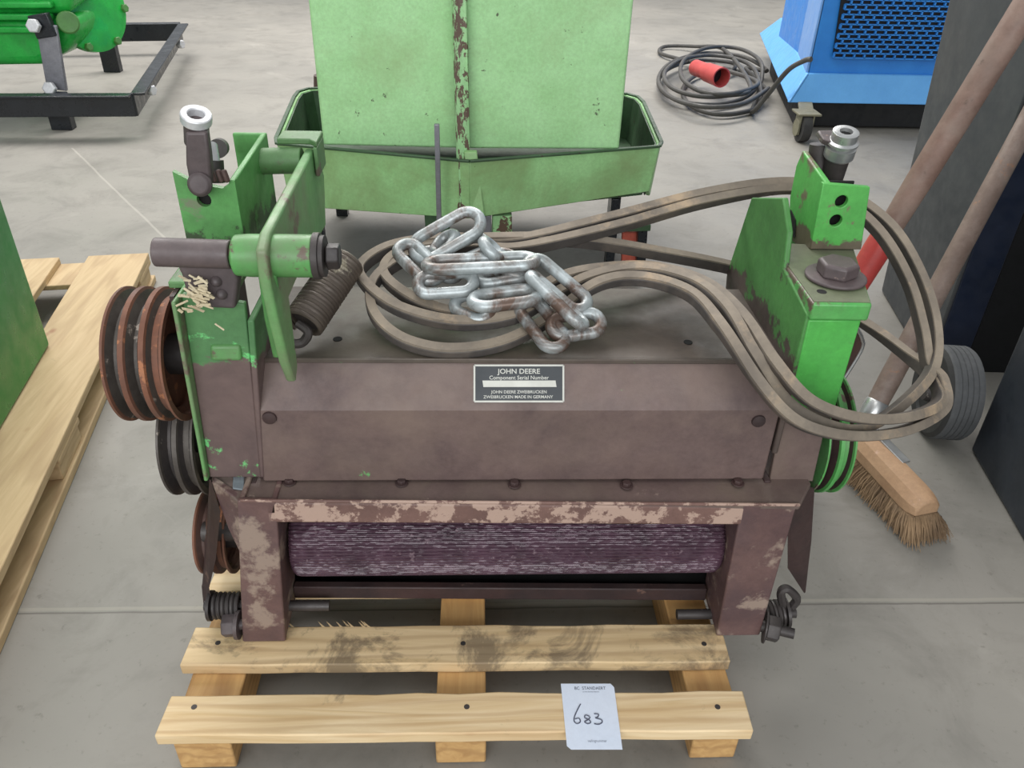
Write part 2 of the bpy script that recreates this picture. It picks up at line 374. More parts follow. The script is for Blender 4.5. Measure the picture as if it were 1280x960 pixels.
for x, y in ((-.575, 1.03), (-.57, 1.19), (-.03, 1.18), (.51, 1.17), (.50, 1.01), (-.02, 1.02)):
    obj('nail', MB().lathe((x, y, PT-.0005), (0, 0, 1), [(.006, 0), (.006, .0012)], 10), M['steel_dark'], pal)

# ---------------------------------------------------------------- card
cd = thing('lot_card', 'white card with handwritten number 683 lying on the front board of the pallet', 'card', PZ(740, 895, .1455))
c0, c1, c2, c3 = PZ(701, 855, .1455), PZ(767, 855, .1455), PZ(778, 937, .1455), PZ(709, 937, .1455)
def lerp(a, b, t): return a+(b-a)*t
cr = [lerp(c0, c1, 0), lerp(c0, c1, .94), lerp(c1, c2, .06), c2, lerp(c3, c2, .07), lerp(c0, c3, .95)]
obj('card_sheet', MB().prism(cr, (0, 0, .0012)), M['card'], cd)
def text(s, mat, parent, origin, xdir, ydir, size, name='lettering', font_scale=1.0, extr=.0004, align='CENTER', off=.0):
    cu = bpy.data.curves.new('t', 'FONT'); cu.body = s; cu.size = 1; cu.align_x = align; cu.align_y = 'CENTER'; cu.resolution_u = 3; cu.offset = off
    o = bpy.data.objects.new('t', cu); COL.objects.link(o); dg = bpy.context.evaluated_depsgraph_get(); dg.update()
    me = bpy.data.meshes.new_from_object(o.evaluated_get(dg)); bpy.data.objects.remove(o)
    X = Vector(xdir).normalized(); Y = Vector(ydir).normalized(); N = X.cross(Y); base = Vector(parent['origin'])
    for v in me.vertices:
        p = Vector(origin)+X*v.co.x*size*font_scale+Y*v.co.y*size+N*extr; v.co = (p-base)*S
    me.materials.clear(); me.materials.append(mat); q = bpy.data.objects.new(name, me); COL.objects.link(q); q.parent = parent; q['origin'] = list(base); return q
cx = (c1-c0).normalized(); cy = (c0-c3).normalized(); czo = Vector((0, 0, .0014))
def cpt(u, v): return lerp(lerp(c0, c1, u), lerp(c3, c2, u), v)+czo
text('BC  STANDAERT', M['ink'], cd, cpt(.54, .08), cx, cy, .0105, 'printed_header', .85)
text('www.bcstandaert', M['ink_pale'], cd, cpt(.55, .135), cx, cy, .005, 'printed_line', 1)
text('veilingnummer', M['ink_pale'], cd, cpt(.56, .885), cx, cy, .008, 'printed_footer', .8)
def stroke(pts, r=.0013, mat='ink'): return obj('handwriting', MB().tube(smooth_path([cpt(*p)+Vector((0, 0, .0003)) for p in pts], 6, False), r, 5), M[mat], cd)
stroke([(.33, .33), (.26, .42), (.19, .53), (.18, .6), (.23, .63), (.29, .6), (.27, .55), (.2, .56)])
stroke([(.47, .52), (.4, .5), (.38, .54), (.45, .57), (.48, .61), (.42, .63), (.37, .6), (.44, .57), (.48, .53)])
stroke([(.56, .48), (.64, .49), (.62, .53), (.58, .545), (.68, .57), (.69, .61), (.62, .64), (.54, .63)])

# ---------------------------------------------------------------- the roller machine
mc = thing('roller_machine', 'brown and green farm machine unit with ribbed roller and pulleys standing on a pine pallet', 'machine', (.07, 1.4, PT))
YF = 1.19
# hood: a folded sheet housing, closed by the side plates
xs0, xs1 = -.43, .60
prof = [(1.251, .552), (1.251, .726), (1.311, .803), (1.63, .803), (1.66, .77), (1.66, .40), (1.60, .40), (1.60, .552)]
hood = MB()
for (y0, z0), (y1, z1) in zip(prof[:5], prof[1:6]): pass
fr = [(1.251, .553), (1.251, .726), (1.311, .8035)]
frt = [Vector((0, y, z)) for y, z in fr]
inner = [(1.262, .553), (1.262, .722), (1.318, .792)]
poly = fr+inner[::-1]
M['hood'] = paint('brown_hood_paint', BR, BR2, chip=(104, 164, 100), chip_at=.672, chip_scale=15, dirt=(124, 106, 96), dirt_at=.54, dirt_scale=5, rough=.5, soft=.03)
obj('hood_front', MB().prism([(xs0+.004, y, z) for y, z in poly], (xs1-xs0-.016, 0, 0)), M['hood'], mc, .004, 3)
tp = [(1.311, .8055), (1.615, .806), (1.66, .78), (1.665, .45), (1.652, .45), (1.648, .772), (1.61, .794), (1.311, .793)]
obj('hood_top', MB().prism([(xs0-.01, y+.0, z) for y, z in tp], (xs1-xs0+.015, 0, 0)), M['brown_top'], mc, .003)
obj('hood_seam_lip', MB().bar((xs0-.005, 1.3055, .8045), (xs1-.005, 1.3055, .8035), .006, .010), M['brown_top'], mc, .002)
for px, py in ((422, 424), (860, 428), (690, 432)):
    p = PZ(px, py, .806); obj('bolt_hole', MB().lathe(p, (0, 0, 1), [(.009, 0), (.009, .0012)], 14), M['black'], mc)
for px, py in ((337, 522), (948, 526)):
    p = PY(px, py, 1.2505); obj('slot_bolt', MB().lathe(p, (0, -1, 0), [(.014, 0), (.013, .004), (.004, .006)], 14), M['brown_dark'], mc)
# flange angle and cross beam
zt = .5486
fa = [PZ(296, 626, zt), PZ(1000, 632, zt-.012), PZ(1014, 604, zt-.004), PZ(1014, 604, zt-.004)+V(-.03, .30, 0), PZ(264, 598, zt)+V(.02, .30, 0), PZ(264, 598, zt)]
obj('flange', MB().prism(fa, (0, 0, -.012)), M['brown'], mc, .003)
bm_ = [PY(330, 628, YF), PY(950, 634, YF), PY(948, 657, YF), PY(333, 654, YF)]
obj('cross_beam', MB().prism(bm_, (0, .012, 0)), M['brown_worn'], mc, .006, 3)
obj('beam_edge', MB().bar(PY(300, 625.5, YF-.002), PY(1000, 631, YF-.002), .006, .006), M['brown_worn'], mc, .002)
for px, py in ((362, 603), (502, 604), (643, 606), (783, 607), (922, 604)):
    p = PZ(px, py, zt+.001); m = MB().hexn(p, (0, 0, 1), .0095, .010); m.lathe(p, (0, 0, 1), [(.0135, 0), (.0135, .0025)], 18); obj('flange_bolt', m, M['brown_dark'], mc, .001)
# legs: channels with front web and two side flanges
def leg(face, side_out):
    m = MB(); a, b, c, d = face    # tl, tr, br, bl
    m.prism(face, (0, .014, 0))
    for p, q, s in ((a, d, 1), (b, c, -1)):
        m.prism([p+V(.0008*s, .002, -.001), p+V(.012*s, .002, -.001), q+V(.012*s, .002, .001), q+V(.0008*s, .002, .001)], (0, .13, 0))
    m.prism([d+V(.003, .003, .001), c+V(-.003, .003, .001), c+V(-.003, .128, .001), d+V(.003, .128, .001)], (0, 0, .012))
    return obj('leg', m, M['brown_leg'], mc, .004, 3)
L = [PY(296, 626, YF), PY(345, 627, YF), PY(357, 802, YF), PY(303, 803, YF)]; L[2].z = L[3].z = PT+.001; leg(L, -1)
R = [PY(928, 631, YF), PY(996, 633, YF), PY(948, 800, YF), PY(895, 797, YF)]; R[2].z = R[3].z = PT+.001; leg(R, 1)
# foot bolts, springs on the adjusting rods, inner shafts
def hexbolt(name, p, d, r, h, shaft=0, mat='steel_dark'):
    m = MB().hexn(p, d, r, h)
    if shaft: m.cyl(Vector(p), Vector(p)-Vector(d).normalized()*shaft, r*.45, 14)
    m.lathe(Vector(p)-Vector(d).normalized()*.004, d, [(r*1.25, 0), (r*1.25, .005)], 20)
    return obj(name, m, M[mat], mc, .0015)
p = V(L[3].x-.012, 1.21, PT+.035); hexbolt('foot_bolt', p, (-1, -.1, 0), .026, .03, .05, 'steel_bracket')
obj('foot_washer', MB().lathe(V(L[3].x-.004, 1.21, PT+.035), (-1, 0, 0), [(.032, 0), (.032, .008)], 24), M['steel_bracket'], mc)
p = V(R[2].x+.014, 1.20, PT+.018); hexbolt('foot_bolt', p, (1, -.35, 0), .030, .03, .05)
obj('foot_stud', MB().cyl(p, p+V(.058, -.02, 0), .012, 14), M['steel_dark'], mc)
def coil(name, a, b, R0, r, turns, mat, parent, seg=14, nn=8):
    a = Vector(a); b = Vector(b); d = (b-a); L = d.length; d.normalize(); u = d.orthogonal().normalized(); v = d.cross(u)
    pts = [a+d*L*(i/(turns*seg))+(u*cos(2*pi*i/seg)+v*sin(2*pi*i/seg))*R0 for i in range(turns*seg+1)]
    return obj(name, MB().tube(pts, r, nn), M[mat], parent)
a = PY(300, 757, 1.25); b = PY(266, 757, 1.25)
coil('adjusting_spring', a, b, .026, .005, 6, 'steel_dark', mc)
obj('adjusting_rod', MB().cyl(PY(256, 757, 1.25), PY(412, 757, 1.25), .012, 14), M['steel_dark'], mc)
obj('rod_washer', MB().lathe(b, (-1, 0, 0), [(.034, 0), (.034, .007)], 22), M['steel_dark'], mc)
a = PY(950, 768, 1.25); b = PY(980, 766, 1.25)
coil('adjusting_spring', a, b, .028, .005, 6, 'steel_dark', mc)
obj('rod_washer', MB().lathe(b, (1, 0, .1), [(.036, 0), (.036, .007)], 22), M['steel_dark'], mc)
obj('adjusting_rod', MB().cyl(PY(846, 768, 1.25), PY(994, 766, 1.25), .012, 14), M['steel_dark'], mc)
hk = smooth_path([PY(982, 765, 1.25), PY(976, 742, 1.25), PY(984, 736, 1.25), PY(996, 748, 1.25), PY(990, 758, 1.25)], 6, False)
obj('hook_lever', MB().tube(hk, .010, 8), M['steel_dark'], mc)
hk = [PY(252, 752, 1.27), PY(249, 735, 1.27), PY(258, 700, 1.27)]
# skirt plates at both sides (bent triangular guards)
gs = [PY(1003, 606, 1.25), PY(1016, 612, 1.28), PY(1012, 677, 1.33), PY(1005, 742, 1.34), PY(984, 710, 1.30), PY(984, 660, 1.25)]
obj('side_guard', MB().prism(gs, (.006, .004, 0)), M['brown_dark'], mc, .002)
gs = [PY(264, 600, 1.25), PY(276, 640, 1.23), PY(270, 700, 1.24), PY(262, 735, 1.25), PY(268, 760, 1.25), PY(257, 765, 1.27), PY(254, 735, 1.28), PY(264, 690, 1.29), PY(262, 640, 1.29)]
obj('side_guard', MB().prism(gs, (-.006, .006, 0)), M['brown_dark'], mc, .002)
# side plates of the frame
obj('side_plate', MB().prism([PY(264, 602, 1.25), PY(300, 626, 1.2), PY(304, 700, 1.2), PY(285, 660, 1.23)], (0, .02, 0)), M['brown_leg'], mc, .003)
obj('side_plate', MB().prism([(-.455, 1.25, .549), (-.455, 1.66, .549), (-.455, 1.66, .30), (-.455, 1.45, .20), (-.455, 1.30, .17)], (.014, 0, 0)), M['brown_dark'], mc, .002)
obj('side_plate', MB().prism([(.592, 1.25, .549), (.592, 1.66, .549), (.592, 1.66, .30), (.592, 1.45, .20), (.592, 1.30, .17)], (.014, 0, 0)), M['brown_dark'], mc, .002)
obj('side_plate', MB().prism([(-.435, 1.262, .549), (-.435, 1.66, .549), (-.435, 1.66, .803), (-.435, 1.315, .803), (-.435, 1.262, .72)], (.01, 0, 0)), M['brown_dark'], mc, .002)
# ribbed roller
rc = V(0, 1.322, .352); RR = .098; n = 96
pr = []
x0, x1 = -.395, .535
NR = 74
ring = []
for k in range(NR*4):
    an = 2*pi*k/(NR*4); r = RR-(.0026 if (k % 4) in (2, 3) else 0); ring.append((r*cos(an), r*sin(an)))
mr = MB(); rows = []
for x, sc in ((x0, .93), (x0+.006, .985), (x0+.014, 1), (x1-.014, 1), (x1-.006, .985), (x1, .93)):
    rows.append([V(x, rc.y+a*sc, rc.z+b*sc) for a, b in ring])
vs = [v for r_ in rows for v in r_]; K = len(ring); fs = []
for i in range(len(rows)-1):
    for k in range(K): fs.append([i*K+k, i*K+(k+1) % K, (i+1)*K+(k+1) % K, (i+1)*K+k])
fs += [list(range(K)), list(range((len(rows)-1)*K, len(rows)*K))]
mr.add(vs, fs); obj('ribbed_roller', mr, M['roller'], mc, ang=25)
obj('roller_shaft', MB().cyl((-.60, rc.y, rc.z), (.66, rc.y, rc.z), .022, 20), M['steel_dark'], mc)
obj('rear_roller', MB().cyl((x0, 1.54, .36), (x1, 1.54, .36), .09, 48), M['black'], mc)  # black colour stands in for the deep shade behind the front roller
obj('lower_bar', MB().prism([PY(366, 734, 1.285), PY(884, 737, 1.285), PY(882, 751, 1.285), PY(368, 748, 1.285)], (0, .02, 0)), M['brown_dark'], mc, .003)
obj('gap_shade_pan', MB().box(-.44, .59, 1.315, 1.60, .172, .182), M['black'], mc)  # dark sheet added so the gap under the roller reads as shade
obj('scraper_plate', MB().box(-.44, .59, 1.43, 1.445, .16, .50), M['black'], mc)  # likewise painted black, as shade at the back of the gap
for x in (-.418, .553):
    obj('inner_bearing_plate', MB().box(x-.006, x+.010, 1.262, 1.42, .36, .53), M['steel_dark'], mc, .003)

# ---- left column: channel, web at the back, flanges forward
lc = MB()
def colm(x0, x1, y, z0, z1, dx=0.0, fl=.03, side='both'):
    m = MB()
    m.prism([(x0, y, z0), (x1, y, z0), (x1+dx, y, z1), (x0+dx, y, z1)], (0, .012, 0))
    return m
tl, tr, br, bl = PY(226, 368, 1.25), PY(306, 380, 1.25), PY(327, 597, 1.25), PY(262, 597, 1.25)
m = MB().prism([tl, tr, br, bl], (0, .014, 0))
obj('column_web', m, M['green_col_l'], mc, .003)
m = MB().prism([tl+V(-.008, -.03, 0), tl+V(.0, -.03, 0), bl+V(.0, -.012, 0), bl+V(-.008, -.012, 0)], (0, .30, 0))
obj('column_flange', m, M['lever'], mc, .003)
m = MB().prism([tr+V(0, -.004, -.03), tr+V(.012, -.004, -.03), br+V(.006, 0, 0), br+V(-.004, 0, 0)], (0, .22, 0))
obj('column_flange', m, M['green_col_l'], mc, .003)
obj('column_top_plate', MB().box(-.545, -.42, 1.30, 1.66, .955, .968), M['green_dull'], mc, .003)
m = MB().prism([PY(262, 432, 1.245), PY(300, 432, 1.245), PY(302, 452, 1.240), PY(263, 452, 1.240)], (0, .02, 0))
obj('stop_block', m, M['green'], mc, .006, 3)
obj('side_plate', MB().prism([(-.535, 1.27, .56), (-.535, 1.66, .56), (-.535, 1.68, .955), (-.535, 1.27, .955)], (.008, 0, 0)), M['brown_dark'], mc)
# brown bracket with cross tube
bp = [PY(217, 324, 1.22), PY(290, 326, 1.22), PY(298, 350, 1.22), PY(294, 387, 1.22), PY(252, 385, 1.22), PY(231, 362, 1.22), PY(227, 345, 1.22)]
br_ = obj('tube_bracket', MB().prism(bp, (0, .03, 0)), M['steel_bracket'], mc, .006, 3)
for px, py in ((270, 352), (277, 368)):
    obj('weld_blob', MB().lathe(PY(px, py, 1.219), (0, -1, 0), [(.010, 0), (.007, .006), (.002, .009)], 10), M['steel_bracket'], mc)
ta = PY(194, 315, 1.22); tb = PY(289, 318, 1.22)
obj('cross_tube', MB().pipe(ta, tb, .0235, .016, 36), M['steel_bracket'], mc, .002)
# lever boss and washers
ba = PY(290, 319, 1.22); bb = PY(393, 320, 1.22)
obj('lever_boss', MB().lathe(ba, bb-ba, [(.020, 0), (.033, .006), (.035, .03), (.035, (bb-ba).length)], 40), M['green'], mc, .002)
dd = (bb-ba).normalized()
obj('boss_washer', MB().lathe(bb, dd, [(.038, 0), (.038, .010), (.034, .011), (.034, .018)], 36), M['steel_dark'], mc)
obj('boss_bolt', MB().hexn(bb+dd*.02, dd, .022, .022), M['steel_dark'], mc, .002)
# lever plate: thick plate in a fore-and-aft plane, seen on its right face
xl = -.328
pts = [PX(386, 188, xl-.002), PX(396, 262, xl), PX(395, 300, xl)]
lv = [V(xl, 1.66, 1.09), V(xl, 1.70, 1.03), V(xl, 1.66, .93), V(xl, 1.40, .955), V(xl, 1.27, .955), V(xl, 1.262, .82), V(xl, 1.235, .80), V(xl, 1.205, .86), V(xl, 1.178, .97), V(xl, 1.166, 1.04), V(xl, 1.172, 1.085), V(xl, 1.21, 1.10), V(xl, 1.62, 1.11)]
obj('lever_plate', MB().prism(lv, (-.018, 0, 0)), M['lever'], mc, .005, 3)
obj('lever_foot', MB().prism([PY(322, 345, 1.19), PY(345, 345, 1.19), PY(352, 400, 1.235), PY(352, 448, 1.26), PY(341, 448, 1.26), PY(330, 400, 1.235)], (0, .014, 0)), M['green'], mc, .004)
obj('lever_cross_tube', MB().cyl((-.44, 1.615, 1.085), (-.352, 1.615, 1.088), .026, 28), M['green_dull'], mc, .002)
cp = [V(-.43, 1.60, 1.06), V(-.353, 1.60, 1.085), V(-.353, 1.24, 1.06), V(-.43, 1.24, .985)]
cut = MB().prism([(-.432, 1.57, .8), (-.395, 1.57, .8), (-.388, 1.52, .8), (-.405, 1.38, .8), (-.432, 1.34, .8)], (0, 0, .4))
obj('bridge_plate', MB().prism(cp, (0, .0, -.012)), M['green_dull'], mc, cuts=cut)
tp_ = [PZ(343, 186, 1.12), PZ(395, 186, 1.12), PZ(400, 212, 1.10), PZ(392, 215, 1.08), PZ(388, 196, 1.115), PZ(345, 196, 1.115)]
obj('top_bracket', MB().prism([V(-.40, 1.62, 1.118), V(-.335, 1.62, 1.118), V(-.318, 1.60, 1.118), V(-.318, 1.68, 1.118), V(-.40, 1.68, 1.118)], (0, 0, .012)), M['green_dull'], mc, .003)
obj('bracket_lip', MB().box(-.326, -.318, 1.60, 1.68, 1.06, 1.118), M['green_dull'], mc, .002)
# left upper post
tl, tr = PY(213, 214, 1.41), PY(291, 228, 1.41); bl, br = PY(234, 300, 1.41), PY(298, 300, 1.41)
bl.z = br.z = .968
tm = PY(250, 236, 1.41)
tl = V(-.538, 1.41, 1.13); tr = V(-.432, 1.41, 1.115); bl = V(-.538, 1.41, .968); br = V(-.432, 1.41, .968)
ph = PY(255, 250, 1.41)
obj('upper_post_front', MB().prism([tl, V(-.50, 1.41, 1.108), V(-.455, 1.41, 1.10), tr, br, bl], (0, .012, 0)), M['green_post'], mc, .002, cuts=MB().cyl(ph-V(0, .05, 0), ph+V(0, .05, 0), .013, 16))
obj('hole_shade', MB().box(ph.x-.02, ph.x+.02, 1.425, 1.432, ph.z-.02, ph.z+.02), M['black'], mc)  # black plate put behind the hole as its inner shade
obj('upper_post_side', MB().prism([V(-.444, 1.4125, 1.114), V(-.444, 1.68, 1.125), V(-.444, 1.68, .969), V(-.444, 1.4125, .969)], (.0115, 0, 0)), M['green_post'], mc, .003)
obj('upper_post_back', MB().box(-.50, -.432, 1.668, 1.68, .968, 1.125), M['green_post'], mc, .003)
# lifting bar with nozzle on the left post
b0 = PY(250, 236, 1.395); b1 = PY(244, 170, 1.395)
tk = [PY(231, 165, 1.385), PY(258, 165, 1.385), PY(262, 195, 1.385), PY(265, 230, 1.39), PY(253, 243, 1.39), PY(238, 237, 1.39), PY(232, 205, 1.385)]
obj('clamp_bar', MB().prism(tk, (0, .022, 0)), M['steel_bracket'], mc, .005, 3)
n0 = PY(246, 178, 1.425); n1 = PY(245, 142, 1.406)
obj('clamp_socket', MB().cyl(n0, lerp(n0, n1, .75), .021, 24), M['steel_bracket'], mc)
obj('socket_ring', MB().pipe(lerp(n0, n1, .72), n1, .026, .014, 28), M['white_bolt'], mc, .002)
obj('clamp_bolt', MB().lathe(PY(251, 230, 1.386), (0, -1, .2), [(.021, 0), (.021, .008), (.016, .014), (.004, .015)], 24), M['steel_bracket'], mc, .002)
q0 = PY(262, 222, 1.45); q1 = PY(262, 178, 1.50)
obj('chrome_stud', MB().cyl(PY(266, 206, 1.47), PY(262, 182, 1.50), .014, 20), M['zinc'], mc)
obj('stud_body', MB().cyl(PY(268, 228, 1.47), PY(266, 200, 1.48), .019, 20), M['steel_dark'], mc)
obj('post_pin', MB().cyl(PY(275, 184, 1.62), PY(272, 186, 1.55), .018, 20), M['steel_dark'], mc)
for px in (267, 276, 283):
    obj('thread_ridge', MB().bar(PY(px-4, 212, 1.405), PY(px+2, 228, 1.402), .010, .008), M['rust2'], mc, .003)
# big tension spring
sa = PY(432, 327, 1.48); sb = PY(379, 405, 1.345)
coil('tension_spring', sa, sb, .034, .0055, 21, 'spring', mc, 20, 8)
obj('spring_core', MB().cyl(lerp(sa, sb, .03), lerp(sa, sb, .93), .029, 24), M['steel_dark'], mc)
obj('spring_eye', MB().tube(smooth_path([PY(372, 404, 1.34), PY(385, 415, 1.33), PY(378, 428, 1.325), PY(362, 430, 1.32), PY(350, 432, 1.32)], 6, False), .009, 10), M['steel_dark'], mc)

# ---- right column
tl, tr = PY(1012, 400, 1.25), PY(1076, 400, 1.25)
fc = [tl, tr, PY(1060, 470, 1.25), PY(1052, 528, 1.25), PY(1040, 540, 1.25), PY(985, 532, 1.25), PY(988, 470, 1.25)]
fc = [V(.597, 1.25, .925), V(.694, 1.25, .925), V(.694, 1.25, .72), V(.685, 1.25, .69), V(.61, 1.25, .70), V(.60, 1.25, .76)]
obj('column_web', MB().prism(fc, (0, .014, 0)), M['green_col_r'], mc, .003)
obj('lower_web', MB().prism([PY(962, 600, 1.262), PY(1016, 602, 1.262), V(.69, 1.262, .72), V(.597, 1.262, .74)], (0, .012, 0)), M['brown'], mc, .002)
pl = [V(.604, 1.252, .935), V(.604, 1.40, .958), PX(992, 290, .604), PX(986, 247, .604), PX(946, 247, .604), V(.604, 1.715, .80), V(.604, 1.66, .62), V(.604, 1.25, .62)]
obj('column_side', MB().prism(pl, (-.012, 0, 0)), M['green_plate_r'], mc, .003)
obj('column_flange', MB().prism([V(.693, 1.252, .92), V(.693, 1.66, .94), V(.693, 1.66, .62), V(.693, 1.252, .695)], (-.010, 0, 0)), M['green_plate_r'], mc, .003)
# cap plate with bolt
cap = [PZ(1010, 378, .962), PZ(1079, 379, .962), PZ(1074, 300, .962), PZ(985, 300, .962)]
cap = [V(.594, 1.243, 0), V(.700, 1.240, 0), V(.77, 1.50, 0), V(.60, 1.52, 0)]
obj('cap_plate', MB().hexa([(p.x, p.y, .928) for p in cap], [(p.x, p.y, .962) for p in cap]), M['green'], mc, .005, 3)
M['cap_dusty'] = paint('dusty_cap', (112, 122, 92), (96, 98, 80), chip=(96, 186, 98), chip_at=.60, chip_scale=12, rough=.6, soft=.06)
cc = sum((Vector(p) for p in cap), V(0, 0, 0))/4
obj('cap_top_face', MB().hexa([lerp(V(p.x, p.y, .9615), V(cc.x, cc.y, .9615), .05) for p in cap], [lerp(V(p.x, p.y, .9632), V(cc.x, cc.y, .9632), .05) for p in cap]), M['cap_dusty'], mc)
hb = PZ(1044, 347, .965)
m = MB().lathe(hb, (0, 0, 1), [(.056, 0), (.056, .006), (.050, .007)], 36); m.hexn(hb+V(0, 0, .006), (0, 0, 1), .038, .028)
obj('cap_bolt', m, M['steel_bracket'], mc, .002)
obj('cap_hole', MB().lathe(PZ(1027, 365, .9625), (0, 0, 1), [(.009, 0), (.009, .0012)], 14), M['black'], mc)
# upper angle
y0 = 1.475
h1, h2 = PY(1052, 252, y0), PY(1045, 276, y0)
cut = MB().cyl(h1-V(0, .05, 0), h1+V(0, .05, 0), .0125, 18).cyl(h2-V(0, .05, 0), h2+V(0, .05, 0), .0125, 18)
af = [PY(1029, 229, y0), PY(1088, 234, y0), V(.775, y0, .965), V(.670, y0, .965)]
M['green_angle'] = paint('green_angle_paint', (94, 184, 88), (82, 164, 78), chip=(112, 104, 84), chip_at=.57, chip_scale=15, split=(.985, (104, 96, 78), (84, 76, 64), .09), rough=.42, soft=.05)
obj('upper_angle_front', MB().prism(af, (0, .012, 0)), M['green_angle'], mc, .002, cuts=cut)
obj('hole_shade', MB().box(h2.x-.03, h1.x+.03, y0+.03, y0+.036, h2.z-.03, h1.z+.03), M['black'], mc)  # black sheet added as the shade inside both angle holes
a0 = af[0]
sd = [V(.6705, y0+.002, a0.z-.001), PX(1003, 188, .6705), PX(995, 207, .6705), PX(987, 247, .6705), PX(985, 297, .6705), PX(1004, 314, .6705), V(.6705, y0+.002, .966)]
obj('upper_angle_side', MB().prism(sd, (.012, 0, 0)), M['green_plate_r'] if 0 else M['green_angle'], mc, .003)
obj('angle_slot', MB().prism([PX(989, 262, .6695), PX(995, 275, .6695), PX(994, 296, .6695), PX(986, 292, .6695)], (-.002, 0, 0)), M['black'], mc)
# socket and stud on the right post
def axp(px, py, y): return PY(px, py, y)
s0 = PY(1038, 225, 1.60); s1 = PY(1058, 164, 1.572)
d_ = (s1-s0).normalized(); LL = (s1-s0).length
obj('stud_shaft', MB().cyl(s0-d_*.05, s0+d_*LL*.55, .024, 24), M['steel_dark'], mc)
obj('chrome_socket', MB().lathe(s0+d_*LL*.48, d_, [(.027, 0), (.030, .004), (.030, LL*.22), (.025, LL*.24), (.025, LL*.27), (.031, LL*.29), (.031, LL*.33), (.0255, LL*.36), (.0255, LL*.51), (.023, LL*.52), (.013, LL*.52), (.012, LL*.40)], 36, False), M['zinc'], mc)
obj('socket_bore', MB().lathe(s0+d_*LL*.90, d_, [(.0135, 0), (.0135, .004)], 6), M['black'], mc)
obj('square_plate', MB().prism([PY(1022, 163, 1.62), PY(1046, 162, 1.62), PY(1040, 178, 1.57), PY(1030, 174, 1.57)], (0, .01, -.012)), M['steel_bracket'], mc, .003)
obj('nut_stack', MB().cyl((.715, 1.60, .962), PY(1026, 180, 1.62), .022, 20), M['steel_dark'], mc)

# ---- name plate on the hood
pn = (V(0, .060, .0775)).normalized()             # up the sloping band
nrm = V(1, 0, 0).cross(pn); nrm = -nrm if nrm.y > 0 else nrm
def band(px, py):
    d = ray(px, py); p0 = V(0, 1.251, .726); t = (p0-O3).dot(nrm)/d.dot(nrm); return O3+d*t
A0, B0, C0, D0 = band(593, 457), band(704, 457), band(704, 502), band(593, 502)
npx = (B0-A0).normalized(); npy = (A0-D0).normalized(); PN = npx.cross(npy)
pc = (A0+C0)/2; PWd = (B0-A0).length; PHt = (A0-D0).length
root = mc
np_ = obj('name_plate', MB().prism([A0, B0, C0, D0], PN*.0025), M['plate_black'], mc, .001)
fr = MB()
for a, b in ((A0, B0), (B0, C0), (C0, D0), (D0, A0)): fr.bar(a+PN*.0028, b+PN*.0028, .0035, .0012, PN)
q = obj('plate_border', fr, M['plate_white'], np_); 
def pp(u, v): return A0+npx*PWd*u-npy*PHt*v+PN*.0027
text('JOHN DEERE', M['plate_white'], np_, pp(.5, .17), npx, npy, .0135, 'maker_lettering', 1.05, .0004, off=.012)
text('Component Serial Number', M['plate_white'], np_, pp(.5, .345), npx, npy, .0105, 'caption_lettering', .98, .0004, off=.008)
obj('serial_field', MB().prism([pp(.09, .42), pp(.91, .42), pp(.92, .60), pp(.10, .60)], PN*.0008), M['plate_white'], np_)
text('JOHN DEERE ZWEIBRUCKEN', M['plate_white'], np_, pp(.5, .74), npx, npy, .0082, 'works_lettering', 1.0, .0004, off=.008)
text('ZWEIBRUCKEN MADE IN GERMANY', M['plate_white'], np_, pp(.49, .88), npx, npy, .0082, 'origin_lettering', 1.0, .0004, off=.008)
obj('paint_smear', MB().prism([PZ(292, 590, zt+.001), PZ(306, 590, zt+.001), PZ(305, 614, zt+.001), PZ(291, 612, zt+.001)], (0, 0, .004)), M['bluetag'], mc, .002)

# ---- pulleys
def pulley(name, cx, cy, cz, R0, gap, ng, mat, gmat, hub=.04, dirx=1):
    w_ = gap*ng; pr = []
    pr.append((.02, 0)); pr.append((R0*.55, .004)); pr.append((R0*.9, 0.0)); 
    for g in range(ng):
        x = g*gap; t_ = gap*.13
        pr += [(R0, x), (R0, x+t_), (R0*.80, x+gap*.42), (R0*.80, x+gap*.58), (R0, x+gap-t_)]
    pr += [(R0, w_), (R0*.9, w_), (R0*.86, w_-.03), (.03, w_-.03)]
    o = obj(name, MB().lathe((cx, cy, cz), (1, 0, 0), pr, 72, False), mat, mc, ang=30)
    hubm = MB().lathe((cx, cy, cz), (1, 0, 0), [(hub, -.004), (hub, w_+.004)], 32)
    obj('hub', hubm, M['steel_dark'], o)
    gm = MB()
    for g in range(ng): gm.lathe((cx, cy, cz), (1, 0, 0), [(R0*.96, g*gap+gap*.2), (R0*.825, g*gap+gap*.42), (R0*.825, g*gap+gap*.58), (R0*.96, g*gap+gap*.8)], 64, False)
    obj('groove_face', gm, gmat, o)
    return o
pulley('belt_pulley', -.672, 1.36, .785, .1305, .036, 3, M['rust'], M['pulley_grey'])
pulley('belt_pulley', -.645, 1.42, .545, .130, .036, 2, M['pulley_grey'], M['steel_dark'])
pulley('belt_pulley', -.618, 1.38, .302, .098, .034, 2, M['rust'], M['rust2'])
pulley('belt_pulley', .732, 1.43, .55, .142, .030, 2, M['green'], M['brown_dark'])
for cx_, cy_, cz_, x2 in ((-.70, 1.36, .785, -.50), (-.65, 1.42, .55, -.44), (-.62, 1.38, .30, -.44), (.81, 1.43, .545, .60)):
    obj('pulley_shaft', MB().cyl((cx_, cy_, cz_), (x2, cy_, cz_), .02, 20), M['steel_dark'], mc)

